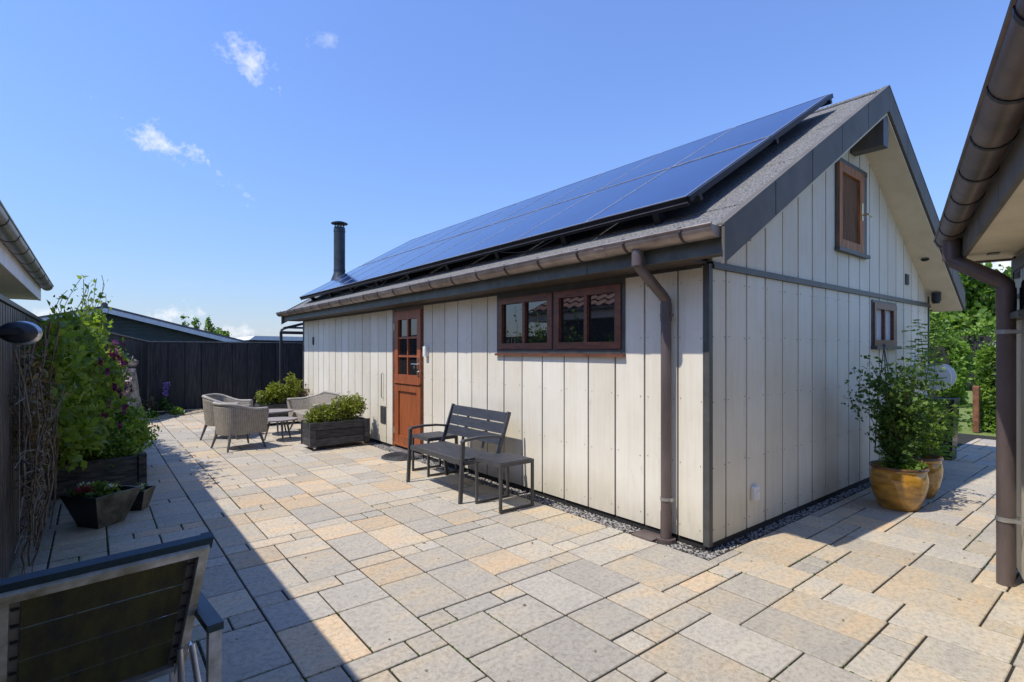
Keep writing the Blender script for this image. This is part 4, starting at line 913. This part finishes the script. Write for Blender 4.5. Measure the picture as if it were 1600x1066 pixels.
CL = thing('clematis', 'big clematis with purple flowers climbing over the slat fence', 'climber', (-3.9, 4.8, 0))
bl = [(-3.86, 3.5, 1.30, .15, .45, .45), (-3.82, 4.2, 1.35, .20, .55, .42), (-3.80, 4.0, .85, .18, .5, .35), (-3.76, 5.0, 1.35, .26, .6, .48), (-3.72, 5.0, .85, .26, .55, .40), (-3.68, 5.8, 1.40, .30, .6, .48), (-3.62, 6.0, .95, .32, .6, .45), (-3.66, 6.8, 1.25, .28, .6, .42), (-3.60, 6.9, .75, .26, .5, .4), (-3.72, 7.6, 1.2, .26, .6, .45)]
P_, T_ = clumps(bl, 1150, 13, .06, .9); leaves('foliage', P_, .074, M['l_mid'], CL, T_*.9, .6, .6)
P_, T_ = clumps([(-3.75, 5.0, .55, .3, .5, .14), (-3.55, 5.9, .6, .3, .4, .18)], 200, 10, .05, .9); leaves('low_foliage', P_, .06, M['l_hedge'], CL, T_, .6, .5)
mb = MB()
for k in range(60):
    yy = random.uniform(3.0, 7.6); p = Vector((-3.97+random.uniform(0, .08), yy, random.uniform(0, .4))); pts = [p]
    for j in range(7): p = p + Vector((random.uniform(-.02, .05), random.uniform(-.12, .12), random.uniform(.12, .28))); pts.append(p.copy())
    mb.tube(pts, .005, 5)
mb.build('stems', M['stem'], CL)
mb = MB(); P_ = []
for k in range(26):       # shoots waving above the fence
    yy = random.choice([random.uniform(4.2, 6.4), random.uniform(5.4, 7.2)]); p = Vector((-3.9+random.uniform(0, .35)*(yy > 5), yy, 1.65)); pts = [p]; h = random.uniform(.25, .75)*(1 if yy > 5 else .75)
    for j in range(6): p = p + Vector((random.uniform(-.03, .06), random.uniform(-.07, .07), h/6)); pts.append(p.copy())
    MB().tube(pts, .0035, 4).build('shoot', M['gstem'], CL)
    for j in range(9): u = random.randrange(1, 7); P_.append(tuple(pts[u] + Vector((random.gauss(0, .03), random.gauss(0, .03), random.gauss(0, .03)))))
leaves('shoot_leaves', P_, .065, M['l_mid'], CL, None, .6, .4)
P_ = []; T_ = []
for k in range(36):
    b = random.choice(bl[3:]); d = Vector((abs(random.gauss(0, 1)), random.gauss(-.5, .8), random.gauss(0, .6))).normalized(); c = Vector(b[:3]) + Vector((d.x*b[3], d.y*b[4], d.z*b[5]))*1.05
    leaves('flower', [tuple(c + Vector((.1, math.cos(j*.9)*.030, math.sin(j*.9)*.030))) for j in range(7)], .058, M['purple'], CL, None, .65, 0)
P_, T_ = clumps([(-3.3, 6.9, 1.0, .12, .3, .3), (-3.3, 6.5, .8, .1, .2, .2)], 22, 7, .02, .6); leaves('pink_flowers', P_, .05, M['pink'], CL, T_, .8, 0)
SH = thing('sunlit_shrub', 'loose bright green flowering shrub between the clematis and the stump', 'shrub', (-3.5, 8, 0))
P_, T_ = clumps([(-3.56, 7.5, .95, .22, .4, .35), (-3.52, 8.1, .70, .22, .45, .35), (-3.62, 8.4, 1.1, .18, .35, .3), (-3.44, 7.3, .6, .22, .3, .3)], 360, 10, .05, .9); leaves('foliage', P_, .075, M['l_hedge'], SH, T_, .5, .4)
mb = MB()
for k in range(24): x, y = random.uniform(-3.7, -3.4), random.uniform(7.2, 8.5); mb.tube([(x, y, 0), (x+random.uniform(-.1, .12), y+random.uniform(-.2, .1), .7), (x+random.uniform(-.1, .22), y+random.uniform(-.3, .1), random.uniform(1.0, 1.65))], .006, 5)
mb.build('stems', M['stem'], SH)
P_, T_ = clumps([(-3.38, 7.3, .95, .06, .2, .25), (-3.34, 8.0, .8, .06, .25, .25)], 20, 8, .025, .6); leaves('pale_flowers', P_, .045, M['pink'], SH, T_, .8, 0)
BS = thing('bed_shrub', 'fresh green shrub spilling over the sleeper bed corner', 'shrub', (-3.4, 5.4, .35))
P_, T_ = clumps([(-3.42, 5.1, .50, .22, .22, .17), (-3.62, 5.0, .48, .22, .18, .17), (-3.26, 5.4, .48, .2, .35, .18), (-3.32, 6.0, .55, .25, .35, .24), (-3.5, 4.95, .40, .28, .14, .14)], 560, 11, .045, .9); leaves('foliage', P_, .058, M['l_hedge'], BS, T_, .45, .5)
VT = thing('bare_vine', 'tangle of bare brown vine stems on the near slat fence', 'climber', (-3.95, 2.5, 0)); mb = MB()
for k in range(34):
    yy = random.uniform(2.15, 3.2); p = Vector((-3.985+random.uniform(0, .07), yy, random.uniform(0, .7))); pts = [p]; h = random.uniform(.5, 1.2)
    for j in range(9): p = p + Vector((random.uniform(-.025, .028), random.uniform(-.10, .10), h/9)); p.x = max(-4.03, p.x); pts.append(p.copy())
    mb.tube(pts, random.choice([.003, .005, .008]), 5)
for k in range(14):
    a0 = random.uniform(0, 6.28); cy = random.uniform(2.3, 2.8); cz = random.uniform(.4, .75); r = random.uniform(.1, .22); mb.tube([(-3.93+.05*math.sin(3*t), cy+r*math.cos(a0+t), cz+r*.8*math.sin(a0+t)) for t in np.linspace(0, 4.2, 14)], .005, 5)
mb.build('stems', M['stem'], VT)
P_, T_ = clumps([(-3.96, 2.7, 1.0, .05, .35, .5), (-3.94, 3.1, 1.2, .07, .3, .4)], 240, 7, .04, 1); leaves('dry_leaves', P_, .04, M['l_dry'], VT, T_)
WT = thing('wire_trellis', 'thin pale wire trellis fixed to the slat fence behind the vine', 'trellis', (-3.92, 2.4, 0))
for yy in (2.05, 2.35, 2.65): MB().tube([(-3.96, yy, .05), (-3.96, yy, 1.62)], .0022, 5).build('wire', M['cap'], WT)
for z in (.38, .85, 1.2, 1.55): MB().tube([(-3.96, 1.8, z), (-3.96, 2.75, z)], .002, 5).build('wire', M['cap'], WT)
LP = thing('wall_lamp', 'dark oval outdoor lamp mounted on the slat fence', 'lamp', (-3.94, 1.75, 1.6))
def ell(c, r, n=18, m_=10):
    mb = MB(); b0 = 0
    for i in range(m_+1):
        ph_ = math.pi*i/m_
        for k in range(n): mb.v.append((c[0]+r[0]*math.sin(ph_)*math.cos(2*math.pi*k/n), c[1]+r[1]*math.cos(ph_), c[2]+r[2]*math.sin(ph_)*math.sin(2*math.pi*k/n)))
    for i in range(m_):
        for k in range(n): a = i*n+k; b = i*n+(k+1) % n; mb.f.append((a, b, b+n, a+n))
    return mb
ell((-3.938, 1.72, 1.598), (.082, .04, .06)).build('lamp_housing', M['flue'], LP, smooth=True); ell((-3.925, 1.745, 1.596), (.086, .042, .067)).build('lamp_rim', M['alu'], LP, smooth=True)
MB().tube([(-3.938, 1.684, 1.60), (-3.938, 1.676, 1.60)], .026, 14).build('lamp_button', M['black'], LP); MB().box(-4.044, -3.93, 1.66, 1.70, 1.585, 1.615).build('lamp_arm', M['black'], LP)

# back-left bed: stump, bowl, lupin, stones
gb = MB().prism([(-4.05, 10.9), (-2.72, 11.35), (-1.75, 12.35), (-.9, 13.18), (-4.05, 13.18)], 2, -.05, .006).build('gravel_bed', M['soil']); tag(gb, 'planting bed with gravel in the back corner of the patio', kind='structure')
P = [(random.uniform(-3.6, -1.5), 0, 0) for _ in range(900)]; P = [(x, max(11.05, 11.35+(x+2.72)*1.02)+abs(random.gauss(.12, .22)), .012) for x, _, _ in P]
tag(pebbles('bed_stones', [p for p in P if p[1] < 13.1], .035, M['warmpebble']), 'pale warm stones edging the corner bed', 'stones', kind='stuff')
ST = thing('tree_stump', 'pale peeling tree stump standing in the corner bed', 'stump', (-2.98, 11.95, 0))
mb = MB(); n = 18
for j, (z, r) in enumerate([(0, .27), (.08, .22), (.22, .185), (.45, .165), (.7, .15), (.9, .15), (1.1, .158), (1.12, .14)]):
    mb.v += [(-2.98-.06*z+r*(1+.14*math.sin(3*a+z*4)+.08*math.sin(7*a+j))*math.cos(a), 11.95+r*(1+.12*math.cos(2*a+z*3))*math.sin(a), z) for a in np.linspace(0, 2*math.pi, n, endpoint=False)]
for j in range(7):
    for k in range(n): a = j*n+k; b = j*n+(k+1) % n; mb.f.append((a, b, b+n, a+n))
mb.f.append(tuple(7*n+k for k in range(n))); mb.build('trunk', M['bark'], ST, smooth=True)
MB().tube([(-3.08, 11.80, .86), (-3.12, 11.72, .84)], [.085, .05], 12).build('burl', M['palepot'], ST, smooth=True); MB().tube([(-3.02, 11.80, .68), (-3.02, 11.73, .66)], [.06, .04], 12).build('burl', M['bark'], ST, smooth=True)
bw = thing('zinc_bowl', 'grey zinc bowl with twigs resting on the tree stump', 'bowl', (-3.05, 11.95, 1.12)); MB().lathe([(.08, 0), (.16, .03), (.2, .10), (.205, .16), (.19, .16), (.18, .09)], (-3.05, 11.95, 1.125), 22).build('bowl', M['ggutter'], bw, smooth=2)
mb = MB()
for k in range(14): a = random.uniform(0, 6.28); mb.tube([(-3.05+.17*math.cos(a), 11.95+.17*math.sin(a), 1.28), (-3.05+.1*math.cos(a+1), 11.95+.1*math.sin(a+1), 1.34+random.random()*.05), (-3.05+.17*math.cos(a+2), 11.95+.17*math.sin(a+2), 1.28)], .008, 5)
mb.tube([(-3.15, 11.9, 1.25), (-3.12, 11.9, 1.5)], .01, 5); mb.build('twigs', M['warmpebble'], bw)
lu = thing('lupin', 'single violet lupin spike in front of the rear fence', 'flower', (-2.28, 12.85, 0)); MB().tube([(-2.28, 12.85, 0), (-2.27, 12.85, .62)], .008, 6).build('stem', M['gstem'], lu)
P_ = [(-2.27+random.gauss(0, .022), 12.85+random.gauss(0, .022), .40+.33*random.random()) for _ in range(260)]; leaves('flower_spike', P_, .045, M['lup'], lu, None, .8); P_, T_ = clumps([(-2.3, 12.8, .2, .16, .14, .16)], 50, 6, .03, 1); leaves('foliage', P_, .08, M['l_dark'], lu, T_, .35)
for i, (x, y, lab) in enumerate([(-2.62, 11.75, 'small fresh green plant left in the corner bed'), (-2.12, 12.1, 'small fresh green plant nearer the armchairs in the corner bed')]):
    t = thing('bed_plant', lab, 'plant', (x, y, 0), 0, 'young plants in the corner bed'); P_, T_ = clumps([(x, y, .09, .10, .10, .08)], 26, 5, .03, 1); leaves('foliage', P_, .10, M['l_hedge'], t, T_, .4)
t = thing('heather_clump', 'greyish purple plant at the foot of the rear fence', 'plant', (-2.6, 12.8, 0)); P_, T_ = clumps([(-2.62, 12.8, .22, .14, .12, .2)], 50, 7, .03, 1); leaves('foliage', P_, .05, M['l_dry'], t, T_)

# ------------------------------------------------------------------ foreground recliner
RC = thing('garden_recliner', 'folding recliner with dark mesh back and pale frame in the left foreground', 'chair', (-3.62, 0, 0))
xl, xr = -3.835, -3.352
bt, bb = Vector((0, -.195, .838)), Vector((0, .10, .325))
up_ = (bt-bb).normalized(); nb_ = Vector((0, -up_.z, up_.y)) # pointing back towards camera and up
def bp(x, t_, w=0): p = bb.lerp(bt, t_) - nb_*0 + Vector((0, up_.z*-w, up_.y*w)); return Vector((x, p.y, p.z))
for x in (xl, xr-.0):
    MB().beam(bp(x, -.06), bp(x, 1.0), .028, .024, (0, up_.z, -up_.y)).build('back_rail', M['alugrime'], RC)
MB().beam(bp(xl-.014, 1.0), bp(xr+.014, 1.0), .032, .026, (0, up_.z, -up_.y)).build('top_rail', M['alugrime'], RC); MB().beam(bp(xl+.022, .02), bp(xr-.022, .02), .032, .026, (0, up_.z, -up_.y)).build('lower_rail', M['alu'], RC)
MB().beam(bp(xl-.025, 1.035, -.012), bp(xr+.025, 1.035, -.012), .05, .022, (0, up_.z, -up_.y)).build('head_trim', M['teal'], RC)
for x in (xl-.012, xr+.012): MB().beam(bp(x, 0, -.034), bp(x, 1.04, -.034), .026, .03, (0, up_.z, -up_.y)).build('side_trim', M['trim'], RC)
nseg = 4
for k in range(nseg):
    a, b = .045+k*.235, .045+(k+1)*.235-.011; pts = [bp(xl+.04, a, -.004), bp(xr-.04, a, -.004), bp(xr-.04, b, -.004), bp(xl+.04, b, -.004)]; dn = Vector((0, up_.z, -up_.y))*.004
    MB().hexa([p+dn for p in pts]+[p for p in pts]).build('mesh_panel', M['mesh'], RC)
for x0_, x1_ in ((xl+.014, xl+.040), (xr-.040, xr-.014)):
    pts = [bp(x0_, .04, -.008), bp(x1_, .04, -.008), bp(x1_, .985, -.008), bp(x0_, .985, -.008)]; dn = Vector((0, up_.z, -up_.y))*.006; MB().hexa([p+dn for p in pts]+pts).build('edge_strip', M['cap'], RC)
    for k in range(8): c = bp((x0_+x1_)/2, .09+k*.115, -.002); MB().beam(c-Vector((.009, 0, 0)), c+Vector((.009, 0, 0)), .008, .006).build('rivet', M['black'], RC)
MB().box(xl, xr, .09, .56, .345, .352).build('seat_mesh', M['mesh'], RC)
for x in (xl-.035, xr+.035):
    MB().beam((x, -.20, .565), (x, .40, .605), .05, .026).build('armrest', M['teal'], RC); MB().beam((x, -.185, .552), (x, -.165, .0), .040, .028, (0, 1, 0)).build('rear_leg', M['alugrime'], RC)
    MB().beam((x*1.0, .38, .59), (x, .30, .0), .034, .024, (0, 1, 0)).build('front_leg', M['alu'], RC); MB().beam((x*1.0, .09, .36), (x, .56, .36), .032, .024).build('seat_rail', M['alu'], RC)
for x in (xr-.018, xr-.052+.07): MB().tube([bp(x, .22, .02), (x+.0, -.02, .16) if x < xr else (x+.02, -.12, .1), (x+.02, .10, .0) if x < xr else (x+.03, -.20, .0)], .011, 10).build('strut', M['alu'], RC, smooth=2)

RC.rotation_euler = (0, 0, R_(7))
# ------------------------------------------------------------------ canopy frame behind the house
CF = thing('canopy_frame', 'grey metal lean-to canopy frame at the far house end', 'canopy', (0, 11, 0))
MB().beam((-.14, 11, 0), (-.14, 11, 1.95), .055, .055, (0, 1, 0)).build('post', M['benchf'], CF); MB().tube([(-.14, 11, 1.93), (-.125, 11, 1.99), (-.06, 11, 2.035)], .030, 8).build('elbow', M['benchf'], CF)
MB().beam((-.08, 11, 2.03), (1.6, 11, 2.50), .055, .06).build('rafter', M['benchf'], CF); MB().beam((-.10, 11, 1.93), (2.6, 11, 1.93), .05, .07).build('rail', M['benchf'], CF); MB().beam((-.11, 11, 1.72), (2.6, 11, 1.72), .05, .04).build('rail', M['benchf'], CF)
MB().beam((.2, 11.9, 2.09), (2.6, 11.9, 2.09), .05, .05).build('rail', M['benchf'], CF); MB().beam((.3, 9.75, 2.06), (2.6, 9.75, 2.06), .04, .04).build('rail', M['benchf'], CF)

# ------------------------------------------------------------------ background
NH = thing('green_gabled_house', 'dark green boarded house with pale barge boards beyond the rear fence', 'house', (-3.2, 28, 0))
rx, rz_, hw, pi_ = -3.25, 3.42, 5.6, .262
MB().prism([(rx-hw, 0), (rx+hw, 0), (rx+hw, rz_-hw*pi_-.1), (rx, rz_-.1), (rx-hw, rz_-hw*pi_-.1)], 1, 28, 40).build('wall', M['ngreen'], NH)
for k in range(9): z = 1.75+k*.17; hw2 = min(hw-.05, (rz_-.12-z)/pi_-.1); 
for k in range(10):
    z = 1.60+k*.165; w2 = min(hw-.05, (rz_-.17-z-.15)/pi_)
    if w2 > .2: MB().box(rx-w2, rx+w2, 27.965, 27.998, z, z+.155).build('cladding_board', M['ngreen'], NH)
for s in (-1, 1):
    a, b = (rx, rz_), (rx+s*(hw+.5), rz_-(hw+.5)*pi_); MB().prism([(a[0], a[1]+.10), (b[0], b[1]+.10), (b[0], b[1]+.0), (a[0], a[1]+.0)], 1, 27.6, 40.4).build('roof_slope', M['groof'], NH)
    MB().prism([(a[0], a[1]-.005), (b[0], b[1]-.005), (b[0], b[1]-.21), (a[0], a[1]-.21)], 1, 27.56, 27.61).build('barge_board', M['lilac'], NH)
MB().tube([(rx, 27.55, rz_+.12), (rx, 40.4, rz_+.12)], .13, 10).build('ridge_tile', M['groof'], NH)
FR = thing('flat_grey_roof', 'low grey roof far behind the rear fence', 'building', (7, 32, 0)); MB().prism([(3.4, 2.12), (12, 2.06), (12, 2.32), (3.7, 2.36)], 1, 31, 36).build('roof', M['lilac'], FR); MB().box(3.8, 12, 31.3, 35.7, 0, 2.1).build('wall', M['ngreen'], FR)
def tree(name, label, base, h, r, ls=.3, nc=260, per=22, m='l_tree', group=None, conif=False, cat='tree'):
    t = thing(name, label, cat, base, 0, group); mb = MB(); bx, by, bz = base
    mb.tube([(bx, by, 0), (bx+.1, by, h*.35), (bx-.1, by+.1, h*.8)], [r*.09+.05, r*.06+.04, .03], 8)
    for k in range(7): a = k*.9; mb.tube([(bx, by, h*(.25+.07*k)), (bx+r*.6*math.cos(a), by+r*.6*math.sin(a), h*(.4+.07*k))], [r*.035+.03, .02], 6)
    mb.build('trunk', M['stem'], t)
    if conif: blobs = [(bx, by, h*(.2+.8*k/7), r*(1-k/7.5), r*(1-k/7.5), h*.08) for k in range(7)]
    else: blobs = [(bx+random.uniform(-.5, .5)*r, by+random.uniform(-.5, .5)*r, h*random.uniform(.38, .8), r*random.uniform(.35, .6), r*random.uniform(.35, .6), h*random.uniform(.13, .2)) for _ in range(9)]
    P_, T_ = clumps(blobs, nc, per, r*.10, .55); leaves('crown', P_, ls, M[m], t, T_, .6, .5); return t
tr = 'trees beyond the neighbouring roof'
for x, y, h, lab, c in [(1.75, 45, 4.3, 'leftmost dark tree top beside the pale barge board', True), (2.55, 45, 4.4, 'middle tree top behind the pale barge board', True), (3.5, 45, 4.2, 'pointed tree top lowest along the pale barge board', True), (4.3, 46, 3.7, 'low broad tree top at the right end of the pale barge board', False)]:
    tree('distant_tree', lab, (x, y, 0), h, .85, .2, 130, 16, 'l_tree', tr, c)
# right background: hedge, trees, bird table
def hedge(name, label, x0, x1, y0, y1, z1, n, ls=.075, m='l_hedge', group='clipped hedges round the lawn', z0=0):
    t = thing(name, label, 'hedge', ((x0+x1)/2, (y0+y1)/2, 0), 0, group)
    MB().box(x0+.15, x1-.15, y0+.12, y1-.12, z0, z1-.15).build('branches', M['core'], t)  # solid dark block filling the hedge behind its leaves
    P_ = []; 
    for k in range(n):
        f_ = random.random(); p = [random.uniform(x0, x1), random.uniform(y0, y1), random.uniform(z0, z1)]
        if f_ < .4: p[0] = x0 + abs(random.gauss(0, .09))
        elif f_ < .6: p[2] = z1 - random.gauss(0, .09)
        elif f_ < .8: p[1] = y0 + random.gauss(0, .07)
        else: p[1] = y1 + random.gauss(0, .07)
        P_.append(p)
    P_ = np.array(P_); bump_ = np.sin(P_[:, 0]*5+P_[:, 2]*4)*.05 + np.sin(P_[:, 1]*6+P_[:, 2]*3)*.05; P_ += bump_[:, None]
    T_ = np.clip(.5+.35*np.sin(P_[:, 0]*7+P_[:, 1]*3+P_[:, 2]*9)+rng.normal(0, .2, len(P_)), 0, 1); leaves('foliage', P_, ls, M[m], t, T_, .6, .5); return t
hedge('hedge', 'leafy hedge with a rusty post at the right of the passage end', 9.15, 10.1, -1.6, .0, 1.52, 9000, .08)
hedge('hedge', 'light green hedge behind the tall planter and the lawn gap', 14.0, 15.0, 1.35, 8.0, 1.75, 9000, .11)
hedge('hedge', 'far hedge closing off the lawn beyond the gap', 22, 23.2, -4, 12, 2.2, 11000, .15)
MB_ = thing('gate_post', 'rust brown post at the end of the hedge beside the lawn', 'post', (9.08, .05, 0)); MB().bbox(9.02, 9.14, .0, .09, 0, .85, .01).build('post', M['rust'], MB_)
pb_ = thing('bird_table', 'small thatch-like grey bird table roof above the hedge', 'bird table', (12.0, -.1, 0)); MB().lathe([(.34, 0), (.30, .05), (.05, .22), (.01, .24)], (12.2, .05, 1.62), 14).build('roof', M['cap'], pb_, smooth=2); MB().tube([(12.2, .05, 0), (12.2, .05, 1.40)], .05, 8).build('post', M['rust'], pb_)
MB().box(12.0, 12.4, -.15, .25, 1.38, 1.42).build('tray', M['white'], pb_)
for k in range(4): MB().beam((12.2+.16*(-1)**k, .05+.16*(-1)**(k//2), 1.42), (12.2+.14*(-1)**k, .05+.14*(-1)**(k//2), 1.63), .03, .03).build('upright', M['white'], pb_)
tg = 'tall trees beyond the lawn'
for x, y, h, r, lab in [(33.5, 3.9, 6.0, 3.0, 'dark broad tree directly above the passage end'), (31.5, 6.2, 7.2, 3.4, 'green tree nearest the house corner beyond the lawn'), (36, 1.4, 5.4, 3.2, 'tree right of the passage partly behind the brown downpipe'), (27.5, 4.0, 3.4, 1.8, 'low light green tree in front of the taller trees')]:
    tree('lawn_tree', lab, (x, y, 0), h, r, .30, 420, 26, 'l_hedge' if h < 4 else 'l_tree', tg)
P = [(random.uniform(8.6, 9.6), random.uniform(-.3, 1.0), .0) for _ in range(60)]
t = thing('edge_weeds', 'weeds and fallen leaves where the slabs meet the lawn', 'weeds'); t['kind'] = 'stuff'; P_, T_ = clumps([(9.2, .55, .05, .35, .35, .08)], 60, 6, .04, 1); leaves('foliage', P_, .06, M['l_hedge'], t, T_)

P_ = np.array([(random.uniform(-3.9, -.2), random.uniform(-1.6, 9), .004) for _ in range(130)] + [(random.uniform(-.4, 6), random.uniform(-1.4, -.12), .004) for _ in range(60)] + [(-.19-abs(random.gauss(0, .05)), random.uniform(0, 8), .004) for _ in range(90)])
t = leaves('leaf_litter', P_, .022, M['l_dry'], None, None, .5, 3.0); tag(t, 'small dry leaf litter scattered over the slabs', 'leaf litter', kind='stuff')
mb = []
for sl in slabs[:420]:
    for _ in range(14):
        e = random.random()
        if e < .5: x, y = random.choice((sl[0], sl[1])), random.uniform(sl[2], sl[3])
        else: x, y = random.uniform(sl[0], sl[1]), random.choice((sl[2], sl[3]))
        if math.sin(x*2.3+1)*math.cos(y*1.7) > .1 or x < -2.9: mb.append((x+random.gauss(0, .003), y+random.gauss(0, .003), -.005))
t = leaves('joint_moss', mb, .016, M['l_dark'], None, None, .8, 1.5); tag(t, 'tiny moss tufts growing in the paving joints', 'moss', kind='stuff')
